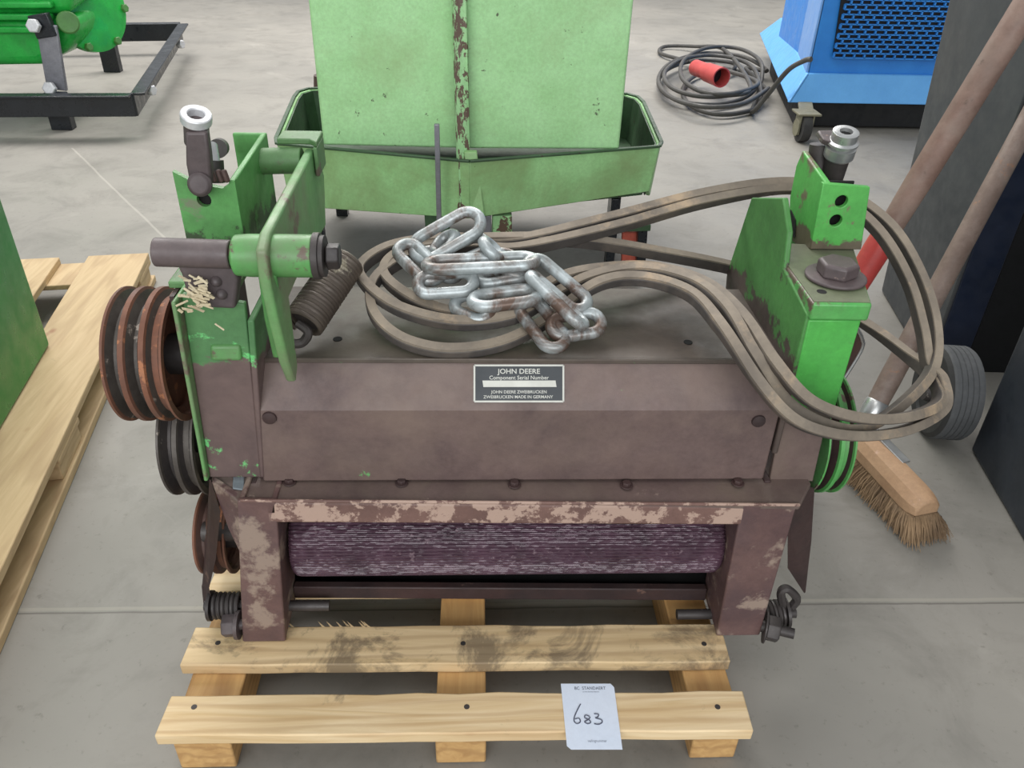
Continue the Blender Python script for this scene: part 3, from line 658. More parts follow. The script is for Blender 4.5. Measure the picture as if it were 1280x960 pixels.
# ---------------------------------------------------------------- straw scrap on the bracket
st = MB(); random.seed(3)
c_ = PY(246, 366, 1.205)
for k in range(48):
    a = c_+V(random.gauss(0, .014), random.gauss(0, .004), random.gauss(-.002, .016)); an = random.uniform(-.9, .5)
    d = V(cos(an), random.uniform(-.5, .5), sin(an))*random.uniform(.008, .024); st.bar(a-d/2, a+d/2, random.uniform(.0025, .006), .0015, (random.uniform(-.5, .5), 1, .2))
q = obj('straw_scrap', st, M['straw'], loc=c_); tag(q, 'small tuft of pale dry straw stuck on the left bracket above the pulley', 'straw'); q['kind'] = 'stuff'

# ---------------------------------------------------------------- V-belts
def DP(px, py, lift=0.0, z=None, y=None):
    if y is not None: p = PY(px, py, y)
    elif z is not None: p = PZ(px, py, z)
    else:
        t = (447-py)/150; y_ = 1.31+t*.30; p = PY(px, py, min(y_, 1.66)) 
    return p-ray(px, py).normalized()*lift
def belt(name, wp, label, wd=.028, th=.020):
    pts = smooth_path([w_[0] for w_ in wp], 9, True); refs = smooth_path([w_[1] for w_ in wp], 9, True)
    pr = [(-th*.5, -wd*.36), (th*.5, -wd*.5), (th*.5, wd*.5), (-th*.5, wd*.36)]
    # outer wide face and two rubber flanks
    me = MB().sweep(pts, pr, True, refs)
    root = thing(name, label, 'belt', wp[0][0], 'loose V-belts on the machine')
    o = obj('belt_body', me, M['belt_side'], root, .0025, 2)
    fa_ = MB().sweep(pts, [(-th*.5-.0015, -wd*.30), (-th*.5-.0002, -wd*.31), (-th*.5-.0002, wd*.31), (-th*.5-.0015, wd*.30)], True, refs)
    top = MB().sweep(pts, [(-th*.46, wd*.5-.0035), (th*.5, wd*.5-.0005), (th*.46, wd*.5+.0025), (-th*.40, wd*.5+.0015)], True, refs)
    obj('fabric_face', top, M['belt'], root)
    return root
UP = V(0, -.35, 1); FC = V(0, -.75, .55); 
def W(px, py, ref=UP, **k): return (DP(px, py, **k), Vector(ref))
# belt 1 : coil on the hood, up behind the right post, round in a big arc and back along the front
b1 = [W(640, 303, y=1.62), W(760, 274, V(0, -.5, .8), y=1.66), W(880, 243, V(0, -.6, .8), y=1.72), W(980, 228, FC, y=1.78), W(1050, 240, FC, y=1.74),
      W(1110, 280, FC, y=1.66), W(1148, 340, FC, y=1.58), W(1168, 405, FC, y=1.50), W(1165, 460, FC, y=1.42), W(1130, 503, FC, y=1.32), W(1080, 535, FC, y=1.24),
      W(1030, 530, FC, y=1.20), W(980, 500, FC, y=1.20), W(940, 440, FC, y=1.22), W(905, 385, V(0, -.5, .8), y=1.32), W(860, 352, UP, y=1.46), W(800, 338, UP, y=1.52), W(740, 348, UP, y=1.5),
      W(690, 372, UP), W(640, 398, UP, lift=.03), W(570, 405, UP, lift=.03), W(500, 388, UP, lift=.03), W(458, 358, UP, lift=.02), W(452, 334, UP), W(490, 310, UP), W(560, 300, UP)]
belt('drive_belt', b1, 'long drive belt looping highest behind the right post, from the chain')
b2 = [W(650, 312, y=1.60), W(770, 284, V(0, -.5, .8), y=1.64), W(880, 253, V(0, -.6, .8), y=1.70), W(985, 236, FC, y=1.755), W(1050, 252, FC, y=1.72),
      W(1098, 290, FC, y=1.64), W(1134, 350, FC, y=1.56), W(1152, 410, FC, y=1.49), W(1160, 455, FC, y=1.44), W(1177, 478, FC, y=1.38), W(1178, 510, FC, y=1.32), W(1140, 535, FC, y=1.25), W(1085, 545, FC, y=1.20),
      W(1030, 540, FC, y=1.16), W(985, 520, FC, y=1.16), W(945, 475, FC, y=1.18), W(900, 410, V(0, -.5, .8), y=1.27), W(860, 368, UP, y=1.42), W(800, 350, UP, y=1.49), W(745, 358, UP, y=1.46),
      W(690, 398, UP), W(630, 430, UP, lift=.01), W(560, 440, UP, lift=.01), W(500, 425, UP, lift=.01), W(466, 390, UP, lift=.01), W(470, 350, UP), W(520, 318, UP), W(590, 310, UP)]
belt('drive_belt', b2, 'drive belt lying lowest on the hood edge, tight end loop at right')
b3 = [W(620, 300, y=1.62), W(720, 301, V(0, -.4, .9), y=1.64), W(830, 318, V(0, -.4, .9), y=1.67), W(930, 339, V(0, -.4, .9), y=1.73), W(1010, 365, FC, y=1.76), W(1080, 404, FC, y=1.66), W(1135, 445, FC, y=1.52),
      W(1168, 476, FC, y=1.40), W(1172, 505, FC, y=1.32), W(1130, 522, FC, y=1.24), W(1070, 522, FC, y=1.18), W(1010, 500, FC, y=1.17), W(965, 450, FC, y=1.20), W(925, 395, V(0, -.5, .8), y=1.30),
      W(880, 357, UP, y=1.45), W(820, 338, UP, y=1.55), W(760, 338, UP, y=1.55), W(700, 350, UP, y=1.50), W(640, 385, UP, lift=.015), W(580, 395, UP, lift=.015), W(520, 378, UP, lift=.015), W(480, 345, UP), W(500, 318, UP), W(560, 305, UP)]
belt('drive_belt', b3, 'thin drive belt crossing low behind the right column towards the wheel')

# ---------------------------------------------------------------- chain
ch = thing('steel_chain', 'galvanised steel chain with rusty spots heaped on the belts on the hood', 'chain', PZ(610, 400, .81))
def link(p0, p1, l0, l1, roll, wid=.066, r=.0122):
    a = DP(p0[0], p0[1], l0); b = DP(p1[0], p1[1], l1); d = (b-a); L = d.length; d.normalize()
    view = ((a+b)/2-O3).normalized(); side = d.cross(view).normalized(); nrm_ = side.cross(d)
    sd = side*cos(radians(roll))+nrm_*sin(radians(roll)); R_ = wid/2-r
    c0_, c1_ = a+d*(R_+r), b-d*(R_+r); pts = []
    for k in range(13): an = pi/2+pi*k/12; pts.append(c0_+d*cos(an)*R_+sd*sin(an)*R_)
    for k in range(5): pts.append(lerp(c0_-sd*R_, c1_-sd*R_, (k+1)/6))
    for k in range(13): an = -pi/2+pi*k/12; pts.append(c1_+d*cos(an)*R_+sd*sin(an)*R_)
    for k in range(5): pts.append(lerp(c1_+sd*R_, c0_+sd*R_, (k+1)/6))
    obj('chain_link', MB().tube(pts, r, 12, True), M['chain'], ch)
def z4(x, y): return (430+x/3.657, 220+y/3.657)
LK = [(z4(300, 370), z4(640, 175), .05, .10, 35), (z4(250, 300), z4(440, 490), .07, .06, 30), (z4(415, 380), z4(500, 250), .05, .05, 60), (z4(430, 390), z4(670, 290), .06, .07, 40),
      (z4(640, 285), z4(715, 395), .09, .09, 75), (z4(350, 410), z4(900, 385), .10, .10, 72), (z4(830, 370), z4(1120, 620), .10, .06, 40), (z4(310, 500), z4(620, 480), .07, .08, 35),
      (z4(490, 560), z4(690, 640), .04, .05, 30), (z4(560, 580), z4(910, 535), .10, .10, 66), (z4(840, 440), z4(1110, 700), .11, .08, 80), (z4(815, 560), z4(1000, 800), .05, .04, 25),
      (z4(920, 700), z4(1200, 660), .05, .05, 30), (z4(590, 480), z4(870, 430), .05, .06, 60), (z4(690, 340), z4(840, 470), .05, .07, 50), (z4(360, 330), z4(520, 480), .03, .04, 45)]
for k, a in enumerate(LK): link(*a, wid=(.085 if k in (0, 5, 9) else .07))

# ---------------------------------------------------------------- hopper machine behind
HY = 3.36
hp = thing('hopper', 'pale green hopper bin in an open tray on a stand, behind the brown machine', 'hopper', (0, 3.8, 0))
bx = [V(-.64, HY, .60), V(.60, HY, .60), V(.62, HY, 1.75), V(-.66, HY, 1.75)]
hb_ = MB().prism([V(-.64, HY, .60), V(-.02, HY-.02, .60), V(.60, HY, .60), V(.60, HY, 1.75), V(-.02, HY-.02, 1.75), V(-.64, HY, 1.75)], (0, .85, 0))
obj('hopper_bin', hb_, M['hopper'], hp, .01, 3)
obj('spine', MB().prism([V(-.105, HY-.05, 1.75), V(-.045, HY-.05, 1.75), V(-.03, HY-.10, .60), PY(588, 270, 3.13), PY(572, 270, 3.13), V(-.085, HY-.10, .60)], (0, .06, 0)), M['hopper_worn'], hp, .01, 3)
obj('spine_strip', MB().prism([PY(580, 190, 3.19), PY(596, 190, 3.19), PY(606, 270, 3.14), PY(590, 270, 3.14)], (0, .03, 0)), M['hopper_band'], hp, .004)
obj('hanging_rod', MB().bar(PY(546, 155, 3.1), PY(549, 280, 3.1), .02, .02), M['silver'], hp, .003)
# tray: folded band in front, rim, dark inside
def ringp(z, infl=0):
    return [V(-.83, 3.36, z), V(-.03, 3.16, z), V(.78, 3.40, z), V(.80, 3.46, z), V(.845, 4.16, z), V(.835, 4.27, z), V(.79, 4.33, z), V(.70, 4.35, z), V(-.76, 4.35, z), V(-.87, 4.33, z), V(-.91, 4.26, z), V(-.91, 4.15, z), V(-.85, 3.44, z)]
top = ringp(.60)
bot = [V(p.x*.975, lerp(V(0, p.y, 0), V(0, 3.8, 0), .02).y, .36) for p in top]; bot[0].z = .33; bot[1] = V(-.03, 3.14, .37); bot[2].z = .40
n = len(top); m = MB()
cen = V(0, 3.8, 0)
def inn(p, k=.02): d = (p-V(0, 3.8, p.z)); return p-d.normalized()*k
for i in range(n):
    j = (i+1) % n; q = [top[i], top[j], bot[j], bot[i]]
    m.hexa(q, [inn(v) for v in q])
obj('tray_wall', m, M['hopper_band'], hp, .004)
m = MB()
for i in range(n):
    j = (i+1) % n; m.bar(top[i]+V(0, 0, .004), top[j]+V(0, 0, .004), .018, .010)
obj('tray_rim', m, M['hopper_dark'], hp, .003)
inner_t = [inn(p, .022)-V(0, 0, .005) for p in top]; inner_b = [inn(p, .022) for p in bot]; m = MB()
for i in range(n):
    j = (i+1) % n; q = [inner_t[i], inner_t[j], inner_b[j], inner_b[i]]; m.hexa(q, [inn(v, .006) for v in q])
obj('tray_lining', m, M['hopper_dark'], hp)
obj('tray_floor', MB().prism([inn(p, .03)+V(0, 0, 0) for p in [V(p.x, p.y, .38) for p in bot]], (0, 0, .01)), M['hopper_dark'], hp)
for (px, py) in ((396, 300), (768, 300)):
    p = PY(px, 262, 3.44); obj('leg', MB().box(p.x-.02, p.x+.02, 3.42, 3.48, 0, .36), M['frame_black'], hp, .004)
for x in (-.72, .74): obj('leg', MB().box(x-.03, x+.03, 4.1, 4.16, 0, .37), M['frame_black'], hp, .004)
obj('leg', MB().prism([PY(798, 284, 3.42), PY(810, 284, 3.42), PY(806, 345, 3.42), PY(795, 345, 3.42)], (0, .05, 0)), M['frame_black'], hp, .003)
obj('leg_top_plate', MB().bar(PY(770, 283, 3.42), PY(812, 282, 3.42), .06, .03), M['hopper_dark'], hp, .003)
obj('orange_guard', MB().prism([PY(778, 290, 3.46), PY(804, 290, 3.46), PY(800, 338, 3.46), PY(777, 338, 3.46)], (0, .03, 0)), M['orange'], hp, .004)
obj('foot_lug', MB().prism([PY(530, 262, 3.2), PY(562, 262, 3.2), PY(562, 292, 3.2), PY(532, 292, 3.2)], (0, .05, 0)), M['hopper_dark'], hp, .004)
obj('foot_lug', MB().prism([PY(615, 270, 3.2), PY(640, 270, 3.2), PY(640, 296, 3.2), PY(615, 296, 3.2)], (0, .05, 0)), M['hopper_worn'], hp, .004)
obj('foot_post', MB().prism([PY(604, 270, 3.18), PY(614, 270, 3.18), PY(614, 300, 3.18), PY(604, 300, 3.18)], (0, .04, 0)), M['silver'], hp, .004)
obj('handle', MB().cyl(PY(404, 95, 4.5), PY(404, 118, 4.5), .05, 20), M['rust2'], hp)

# ---------------------------------------------------------------- gearbox on black frame (upper left)
gb = thing('gearbox_on_frame', 'green gearbox bolted in a black steel frame, upper left on the floor', 'gearbox', (-3.0, 6.2, 0))
ZR = .20
f0 = PZ(-60, 132, ZR); f1 = PZ(168, 131, ZR); f2 = PZ(226, 40, ZR); f3 = PZ(120, 40, ZR)
f3 = PZ(60, 42, ZR)
def rail(p, q, name='frame_rail'):
    d = (q-p).normalized(); r_ = d.cross(V(0, 0, 1))
    m = MB(); m.bar(p, q, .02, .15); m.bar(p-r_*.04+V(0, 0, .067), q-r_*.04+V(0, 0, .067), .08, .016)
    return obj(name, m, M['frame_black'], gb, .005)
rail(f1, f0); rail(f2, f1); rail(f3, f2)
s_ = PZ(190, 100, ZR); e_ = PZ(222, 45, ZR+.04)
for px, py in ((75, 150), (137, 88)):
    p = PZ(px+4, py+12 if py > 100 else py+2, 0)
    obj('frame_leg', MB().box(p.x-.07, p.x+.07, p.y-.02, p.y+.06, .0, .24 if py > 100 else .5), M['frame_black'], gb, .006)
p = PY(72, 112, 5.75); q = PY(58, 30, 5.75)
obj('upright_bar', MB().bar(p, q, .13, .03, (0, 1, 0)), M['silver'], gb, .006)
obj('bracket_plate', MB().bar(PY(42, 34, 5.74), PY(66, 30, 5.74), .05, .14), M['frame_black'], gb, .006)
for px, py, y in ((44, 33, 5.70), (64, 111, 5.70)):
    obj('frame_bolt', MB().hexn(PY(px, py, y), (0, -1, .3), .045, .04), M['white_bolt'], gb, .004)
for px, py in ((187, 111), (224, 54)):
    pz_ = PZ(px, py, ZR+.01); obj('frame_bolt', MB().hexn(pz_+V(0, -.03, 0), (1, -.4, 0), .038, .05), M['white_bolt'], gb, .004)
yb_ = 5.85
lo = [PY(-70, 84, yb_), PY(50, 82, yb_), PY(72, 70, yb_), PY(85, 66, yb_), PY(92, 46, yb_), PY(90, 22, yb_), PY(-70, 22, yb_)]
obj('gear_housing', MB().prism(lo, (0, .9, 0)), M['gear_green'], gb, .06, 4)
up = [PY(-70, 22, yb_), PY(88, 20, yb_), PY(96, -40, yb_), PY(-70, -60, yb_)]
obj('upper_housing', MB().prism(up, (.0, .8, .1)), M['gear_green'], gb, .06, 4)
for py in (6, 21, 37):
    obj('housing_rib', MB().bar(PY(-70, py, yb_-.03), PY(66, py, yb_-.03), .05, .04), M['gear_green'], gb, .012, 3)
c0_ = PY(99, 4, 6.25); ax = V(.88, -.42, .2).normalized()
obj('end_cover', MB().lathe(c0_-ax*.16, ax, [(.24, 0), (.27, .02), (.285, .20), (.26, .215), (.22, .20), (.15, .21), (.05, .215)], 48), M['gear_olive'], gb)
obj('cover_flange', MB().lathe(c0_+ax*.02, ax, [(.28, 0), (.325, .01), (.325, .05), (.28, .06)], 48), M['gear_green'], gb)
for an in (200, 250, 300, 20, 330):
    u = ax.orthogonal().normalized(); v = ax.cross(u); pz_ = c0_+ax*.07+(u*cos(radians(an))+v*sin(radians(an)))*.305
    obj('cover_bolt', MB().hexn(pz_, ax, .03, .03), M['gear_olive'], gb, .003)
obj('housing_boss', MB().cyl(PY(85, 28, yb_-.05), PY(85, 28, yb_+.1), .07, 20), M['gear_olive'], gb, .01)

# ---------------------------------------------------------------- left pallet and the green box on it
lp = thing('pallet', 'pale wide-boarded pallet at the left edge, under the green metal box', 'pallet', (-1.8, 2.3, 0))
A = V(-1.285, 2.335, 0); B = V(-1.126, 1.278, 0); e = (B-A).normalized(); lf = V(e.y, -e.x, 0); lf = -lf if lf.x > 0 else lf
Q0 = A+(-e)*.98
def lpt(s, o_, z): return Q0+e*s+lf*o_+V(0, 0, z)
def lboard(s0, s1, o0, o1, z0, z1, name, mat='wood_l', bev=.004):
    obj(name, MB().hexa([lpt(s0, o0, z0), lpt(s1, o0, z0), lpt(s1, o1, z0), lpt(s0, o1, z0)], [lpt(s0, o0, z1), lpt(s1, o0, z1), lpt(s1, o1, z1), lpt(s0, o1, z1)]), M[mat], lp, bev)
for o0, o1 in ((0, .245), (.36, .52), (.62, .80), (.92, 1.08), (1.18, 1.42)): lboard(.02, 2.5, o0, o1, PT-.03, PT, 'deck_board')
for s0 in (0.02, .62, 1.22, 2.3): lboard(s0, s0+.22, .0, 1.42, PT-.052, PT-.0305, 'cross_board')
for s0 in (.03, 1.22, 2.3):
    for o0 in (.01, .62, 1.22): lboard(s0, s0+.21, o0, o0+.18, .0305, PT-.0525, 'block')
for o0 in (.0, .62, 1.22): lboard(.0, 2.52, o0, o0+.2, .0, .03, 'bottom_board')
gx = thing('metal_box', 'plain green metal box standing on the left pallet, cut by the frame edge', 'box', (-1.9, 2.0, PT))
g0 = PZ(63, 431, PT); w2 = lf
fp = [g0, g0+e*1.35, g0+e*1.35+lf*.95, g0+lf*.95]
obj('box_body', MB().prism(fp, (0, 0, 1.0)), M['box_green'], gx, .012, 3)
obj('box_lid', MB().prism([p+(p-(g0+e*.67+lf*.47)).normalized()*.01+V(0, 0, 1.0) for p in fp], (0, 0, .03)), M['box_green'], gx, .006, 3)

# ---------------------------------------------------------------- blue machine, upper right
bl_ = thing('wheeled_machine', 'blue metal machine on castors with a louvred grille, upper right', 'machine', (2.9, 6.5, 0))
yb_ = 5.9
k0, k1 = PY(985, 128, yb_), PY(1230, 137, yb_); k0.z = k1.z = .20
sk0, sk1 = PY(1008, 95, yb_+.1), PY(1232, 103, yb_+.1); sk0.z = sk1.z = .385
lfb = PZ(950, 28, .36); lft = PZ(977, 22, .50)
def Pz3(x, y, z): return PZ(x, y, z)
depth = V(.30, 2.0, 0)
kb0, kb1 = k0+V(.15, 2.1, 0), k1+V(.15, 2.1, 0)
kb0 = PZ(949, 42, .20); 
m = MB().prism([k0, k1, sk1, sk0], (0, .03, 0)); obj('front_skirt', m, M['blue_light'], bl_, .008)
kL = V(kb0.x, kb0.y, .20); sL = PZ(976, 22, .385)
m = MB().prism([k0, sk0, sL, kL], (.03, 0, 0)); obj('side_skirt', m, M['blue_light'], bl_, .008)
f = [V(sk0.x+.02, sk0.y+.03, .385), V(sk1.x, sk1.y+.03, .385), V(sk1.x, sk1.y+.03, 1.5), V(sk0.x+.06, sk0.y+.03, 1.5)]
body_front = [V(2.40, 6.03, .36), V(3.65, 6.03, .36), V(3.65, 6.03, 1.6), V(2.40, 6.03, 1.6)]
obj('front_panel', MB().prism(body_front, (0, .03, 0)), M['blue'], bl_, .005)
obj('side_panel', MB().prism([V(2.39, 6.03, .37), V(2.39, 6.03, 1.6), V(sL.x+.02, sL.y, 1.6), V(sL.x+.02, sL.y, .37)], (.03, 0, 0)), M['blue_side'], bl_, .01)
obj('cabinet_core', MB().prism([V(2.45, 6.1, .21), V(3.65, 6.1, .21), V(3.65, 7.9, .21), V(2.80, 7.9, .21)], (0, 0, 1.37)), M['blue'], bl_)
ga, gb_, gc, gd = [PY(x, y, 6.02) for x, y in ((1052, -8), (1190, -8), (1178, 73), (1040, 71))]
obj('grille_backing', MB().prism([gd, gc, gb_, ga], (0, -.012, 0)), M['cab_black'], bl_)
m = MB(); rows = 13; cols = 11
x0_, x1_, z0_, z1_ = gd.x, gc.x, gd.z, ga.z
for r_ in range(rows+1):
    z = z0_+(z1_-z0_)*r_/rows; m.box(x0_, x1_, 5.985, 6.007, z-.0045, z+.0045)
    if r_ < rows:
        for c in range(cols+1):
            x = x0_+(x1_-x0_)*(c+(.5 if r_ % 2 else 0))/cols
            if x < x1_: m.box(x-.006, x+.006, 5.985, 6.007, z, z+(z1_-z0_)/rows)
obj('grille', m, M['blue'], bl_)
cw = V(2.29, 5.62, .10)
obj('castor_wheel', MB().lathe(cw-V(.035, 0, 0), (1, 0, 0), [(.02, 0), (.06, .004), (.062, -.0), (.095, .004), (.099, .02), (.099, .05), (.095, .066), (.062, .07), (.02, .066)], 36), M['rubber'], bl_)
m = MB().box(2.24, 2.252, 5.57, 5.67, .06, .2).box(2.328, 2.34, 5.57, 5.67, .06, .2).box(2.22, 2.38, 5.56, 5.72, .19, .204); m.lathe((2.235, 5.62, .10), (1, 0, 0), [(.06, 0), (.06, .006)], 20)
obj('castor_fork', m, M['castor'], bl_, .004)
obj('castor_arm', MB().bar((2.30, 5.64, .195), (2.50, 6.3, .20), .10, .02), M['castor'], bl_, .004)
obj('castor_wheel', MB().lathe((3.52, 6.1, .075), (1, 0, 0), [(.02, 0), (.075, .004), (.078, .02), (.078, .05), (.075, .066), (.02, .066)], 36), M['rubber'], bl_)
obj('underframe_shade', MB().prism([V(2.36, 5.98, .02), V(3.62, 5.98, .02), V(3.62, 7.8, .02), V(2.74, 7.8, .02)], (0, 0, .185)), M['cab_black'], bl_)  # black block standing in for the shadow beneath the machine

# ---------------------------------------------------------------- power cable coil with red plug
cb = thing('power_cable', 'coiled grey power cable with red plug on the floor left of the blue machine', 'cable', PZ(890, 110, 0))
def E(cx_, cy_, rx, ry, a0, a1, n_, z): return [PZ(cx_+rx*cos(radians(a)), cy_-ry*sin(radians(a)), z+random.uniform(0, .02)) for a in np.linspace(a0, a1, n_)]
random.seed(11); R_ = .018
P_ = [PZ(895, 94, .06), PZ(915, 88, .05)]
P_ += E(885, 103, 62, 28, 60, 400, 10, .04)
P_ += E(893, 100, 70, 34, 20, 340, 9, .09)
P_ += E(905, 115, 52, 28, 10, 330, 9, .03)
P_ += E(888, 95, 58, 26, 10, 330, 9, .12)
P_ += [PZ(905, 62, .12), PZ(870, 58, .06), PZ(832, 58, .03), PZ(825, 66, .03), PZ(850, 74, .05), PZ(900, 86, .1)]
P_ += E(902, 88, 52, 30, 330, 20, 8, .13)
P_ += [PZ(950, 110, .03), PZ(940, 140, .03), PZ(960, 118, .2), PZ(985, 88, .42), PZ(1005, 76, .50), PZ(1014, 74, .52)]
obj('cable_coil', MB().tube(smooth_path(P_, 8, False), R_, 10), M['cable'], cb)
pa, pb = PZ(868, 84, .16), PZ(902, 97, .17); dp = (pb-pa).normalized(); Lp = (pb-pa).length
obj('red_plug', MB().lathe(pa, dp, [(.03, -.02), (.055, 0), (.066, .02), (.066, Lp*.45), (.076, Lp*.5), (.080, Lp), (.070, Lp), (.066, Lp*.7)], 32, False).lathe(pa+dp*Lp*.7, dp, [(.066, 0), (.066, .004)], 32), M['plug'], cb)
obj('plug_face', MB().lathe(pa+dp*Lp*.72, dp, [(.064, 0), (.064, .01)], 32), M['cab_black'], cb)

# ---------------------------------------------------------------- dark cabinets on the right
fcab = thing('cabinet', 'tall dark grey and navy cabinet behind the two wooden handles', 'cabinet', (2.2, 3.2, 0))
a_ = PZ(1101, 364, 0); b_ = PZ(1158, 462, 0)
dirn = (b_-a_)
a_t = PY(1186, 0, a_.y); 
tA = V(a_t.x, a_.y, a_t.z); kx = (a_t.x-a_.x)/a_t.z
HC = 1.9
obj('grey_panel', MB().prism([a_, b_, b_+V(0, 0, HC), a_+V(kx*HC, 0, HC)], (.03, .01, 0)), M['cab_grey'], fcab, .015, 3)
c2_ = b_+V(.13, -.02, 0); c3_ = b_+V(.55, -.03, 0)
obj('navy_panel', MB().prism([b_+V(.012, .0, 0), c2_, c2_+V(0, 0, HC), b_+V(.012, 0, HC)], (.0, .03, 0)), M['cab_navy'], fcab, .004)
obj('gap_shade_panel', MB().prism([c2_+V(.001, .004, 0), c3_, c3_+V(0, 0, HC), c2_+V(.001, .004, HC)], (0, .03, 0)), M['cab_black'], fcab, .004)  # black sheet standing in for the shade between the two cabinets
obj('cabinet_core', MB().hexa([a_+V(.06, -.02, 0), b_+V(.05, .05, 0), c2_+V(.6, .05, 0), a_+V(.9, 0, 0)], [a_+V(.06, -.02, HC-.01), b_+V(.05, .05, HC-.01), c2_+V(.6, .05, HC-.01), a_+V(.9, 0, HC-.01)]), M['cab_black'], fcab)
nc = thing('cabinet', 'charcoal cabinet at the right edge of the photo, beside the rubber wheel', 'cabinet', (2.0, 1.6, 0))
n0 = PZ(1212, 562, 0); n1 = PZ(1282, 684, 0); dn = (n1-n0).normalized(); rt = V(-dn.y, dn.x, 0); rt = -rt if rt.x < 0 else rt
m0 = n0; m1 = n0+dn*1.3
obj('cabinet_body', MB().prism([m0, m1, m1+rt*.8, m0+rt*.8], (0, 0, 1.25)), M['cab_dark'], nc, .015, 3)
obj('cabinet_top', MB().prism([m0+V(-.01, .01, 1.25), m1+V(-.01, -.01, 1.25), m1+rt*.81+V(0, 0, 1.25), m0+rt*.81+V(0, .01, 1.25)], (0, 0, .03)), M['cab_dark'], nc, .006)
# tyre beside it
wc = V(1.565, 2.17, .158)
wx = V(1, -.12, 0).normalized(); wR = .158
wd_ = thing('rubber_wheel', 'black rubber wheel with grooved tread standing between the cabinets', 'wheel', (wc.x, wc.y, 0))
pr = [(.05, .012), (wR*.62, .010), (wR*.66, -.004), (wR*.88, -.004), (wR*.97, .006)]
obj('tyre_wall', MB().lathe(wc-wx*.05, wx, pr, 64), M['rubber'], wd_)
tr_ = [(wR*.97, .006)]
for k in range(5):
    x = .012+k*.017; tr_ += [(wR, x), (wR, x+.012), (wR*.975, x+.0135), (wR*.975, x+.0155)]
tr_ += [(wR*.97, .100), (wR*.6, .102)]
obj('tyre_tread', MB().lathe(wc-wx*.05, wx, tr_, 72, False), M['tread'], wd_, ang=25)
obj('wheel_hub', MB().lathe(wc-wx*.075, wx, [(.03, 0), (.035, .02), (.05, .03), (.05, .14)], 28), M['steel_dark'], wd_)

# ---------------------------------------------------------------- shovel and broom
sh = thing('shovel', 'shovel with red socket and brown wooden handle standing behind the right column', 'shovel', (1.10, 2.25, 0))
def RT(px, py, t): return O3+ray(px, py)*t
h_lo = RT(1096, 312, 2.18); h_hi = RT(1262, 42, 1.93); hd = (h_hi-h_lo).normalized()
end = h_lo+hd*1.35
obj('wooden_handle', MB().lathe(h_lo, hd, [(.030, 0), (.034, .2), (.035, 1.33), (.02, 1.355)], 28), M['handle'], sh)
so = h_lo-hd*.20
obj('red_socket', MB().lathe(so, hd, [(.030, 0), (.034, .03), (.037, .22), (.036, .24)], 28), M['red'], sh)
bc = V(so.x, so.y, so.z)
bt = bc-hd*(bc.z-.02)/hd.z
md = lerp(bc, bt, .3)
sdv = hd.cross(V(0, -1, 0)).normalized(); sdv = -sdv if sdv.x < 0 else sdv
nb = hd.cross(sdv)
out = []
for u, v in ((0, .0), (.04, .02), (.13, .20), (.165, .27), (.165, .50), (.12, .68), (.0, .80)): out.append((u, v))
Ls = (bc-bt).length
def bp_(u, v): return bc-hd*Ls*v/.8*1.0+sdv*u+nb*(u*u*1.2)
right = [bp_(u, v) for u, v in out]; left = [bp_(-u, v) for u, v in out[::-1]]
vs = []; fs = []
cols_ = 9
for u, v in [(.02, .0), (.08, .03), (.125, .07), (.15, .12), (.155, .28), (.16, .50), (.14, .64), (.08, .75), (.02, .80)]:
    for k in range(cols_): vs.append(bp_(-u+2*u*k/(cols_-1), v))
nr = 9
mm = MB(); tk_ = nb*.008
vv = vs+[p+tk_ for p in vs]; N_ = len(vs)
for i in range(nr-1):
    for k in range(cols_-1):
        q = [i*cols_+k, i*cols_+k+1, (i+1)*cols_+k+1, (i+1)*cols_+k]; fs.append(q); fs.append([x+N_ for x in q[::-1]])
for i in range(nr-1):
    for k in (0, cols_-1): q = [i*cols_+k, (i+1)*cols_+k, (i+1)*cols_+k+N_, i*cols_+k+N_]; fs.append(q)
for k in range(cols_-1):
    for i in (0, nr-1): q = [i*cols_+k, i*cols_+k+1, i*cols_+k+1+N_, i*cols_+k+N_]; fs.append(q)
mm.add(vv, fs); obj('shovel_blade', mm, M['rust2'], sh)
obj('worn_blade_edge', MB().tube(smooth_path([bp_(.08, .03), bp_(.125, .07), bp_(.15, .12), bp_(.155, .28), bp_(.16, .5), bp_(.142, .64), bp_(.08, .75)], 6, False), .006, 8), M['zinc'], sh)

bm2 = thing('broom', 'broom with straw bristles and worn wooden handle on the floor at right', 'broom', PZ(1115, 600, 0))
fa0 = PZ(1072, 542, .12); fb0 = PZ(1155, 630, .10)
fd = (fb0-fa0).normalized(); fs_ = V(-fd.y, fd.x, 0).normalized(); fs_ = -fs_ if fs_.x < 0 else fs_
hw = .052
q0_ = fa0-fd*.0; q1_ = fb0+fd*.02
N = 12; ring0 = []; ringL = []
m = MB(); sect = [(-hw, -.030), (-hw*.97, .005), (-hw*.6, .028), (0, .036), (hw*.6, .028), (hw*.97, .005), (hw, -.030)]
secs = []
for i in range(N+1):
    t_ = i/N; k = 1-.25*max(0, (t_-.85)/.15)**2; c = lerp(q0_, q1_, t_); secs.append([c+fs_*a*k+V(0, 0, b*k) for a, b in sect])
K = len(sect); vs = [v for s2 in secs for v in s2]; fs = []
for i in range(N):
    for k in range(K): fs.append([i*K+k, i*K+(k+1) % K, (i+1)*K+(k+1) % K, (i+1)*K+k])
fs += [list(range(K)), list(range(N*K, (N+1)*K))]
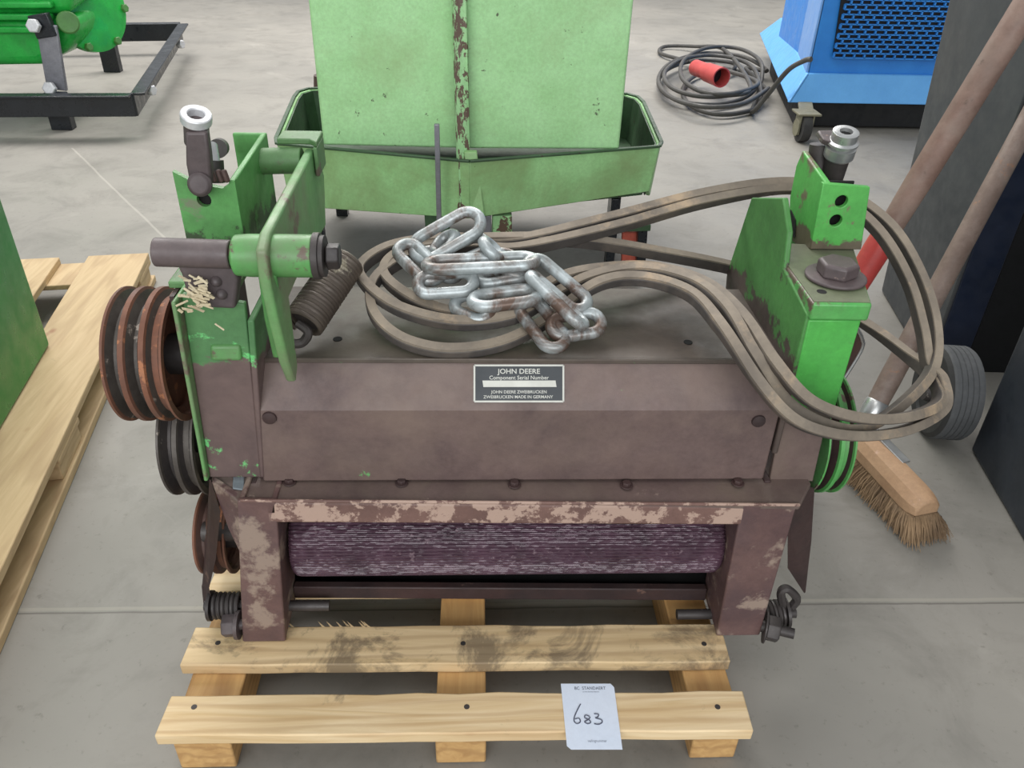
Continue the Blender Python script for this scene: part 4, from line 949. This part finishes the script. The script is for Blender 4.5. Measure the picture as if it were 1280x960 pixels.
m.add(vs, fs); obj('broom_block', m, M['broomwood'], bm2, .006, 3)
m = MB(); random.seed(5)
for k in range(4200):
    t_ = random.random()**.9; c = lerp(q0_, q1_, t_*.98+.01); a = random.uniform(-1, 1)*hw*.9
    b = c+fs_*a-V(0, 0, .028); sp_ = a*.45+random.gauss(0, .008); fw = (.05*(t_-.5)*1.4 if t_ > .5 else -.01)+random.gauss(0, .009)
    if t_ > .9: fw += .012
    tip = c+fs_*(a+sp_)+fd*fw; tip.z = random.uniform(.002, .014)
    mid = lerp(b, tip, .5)+V(0, 0, .008)+fs_*random.gauss(0, .004); wv = fd*.0016+fs_*.001
    m.add([b-wv, b+wv, mid+wv, mid-wv, tip+wv*.4, tip-wv*.4], [[0, 1, 2, 3], [3, 2, 4, 5]])
q = obj('bristles', m, M['bristle'], bm2); q['kind'] = 'stuff'
m = MB().prism([lerp(q0_, q1_, .02)+fs_*(-hw*.85)-V(0, 0, .03), lerp(q0_, q1_, .98)+fs_*(-hw*.85)-V(0, 0, .03), lerp(q0_, q1_, .98)+fs_*(hw*.85)-V(0, 0, .03), lerp(q0_, q1_, .02)+fs_*(hw*.85)-V(0, 0, .03)], (0, 0, -.055))
obj('bristle_core', m, M['bristle'], bm2)
hl = RT(1092, 512, 2.56); hh = RT(1275, 170, 2.44); hd = (hh-hl).normalized()
obj('broom_handle', MB().lathe(hl, hd, [(.032, 0), (.034, .1), (.031, .9), (.030, 1.34), (.02, 1.36)], 24), M['handle2'], bm2)
obj('ferrule', MB().lathe(hl-hd*.03, hd, [(.034, 0), (.037, .01), (.037, .055), (.034, .06)], 28), M['zinc'], bm2)
bkt = lerp(q0_, q1_, .12)+V(0, 0, .04)
obj('socket_brace', MB().bar(hl-hd*.02, bkt, .03, .012), M['zinc'], bm2, .003)
obj('socket_strap', MB().bar(bkt-fd*.03+fs_*.02, bkt+fd*.14+fs_*.035-V(0, 0, .012), .03, .008), M['zinc'], bm2, .002)

for o in bpy.data.objects:
    if 'origin' in o: del o['origin']
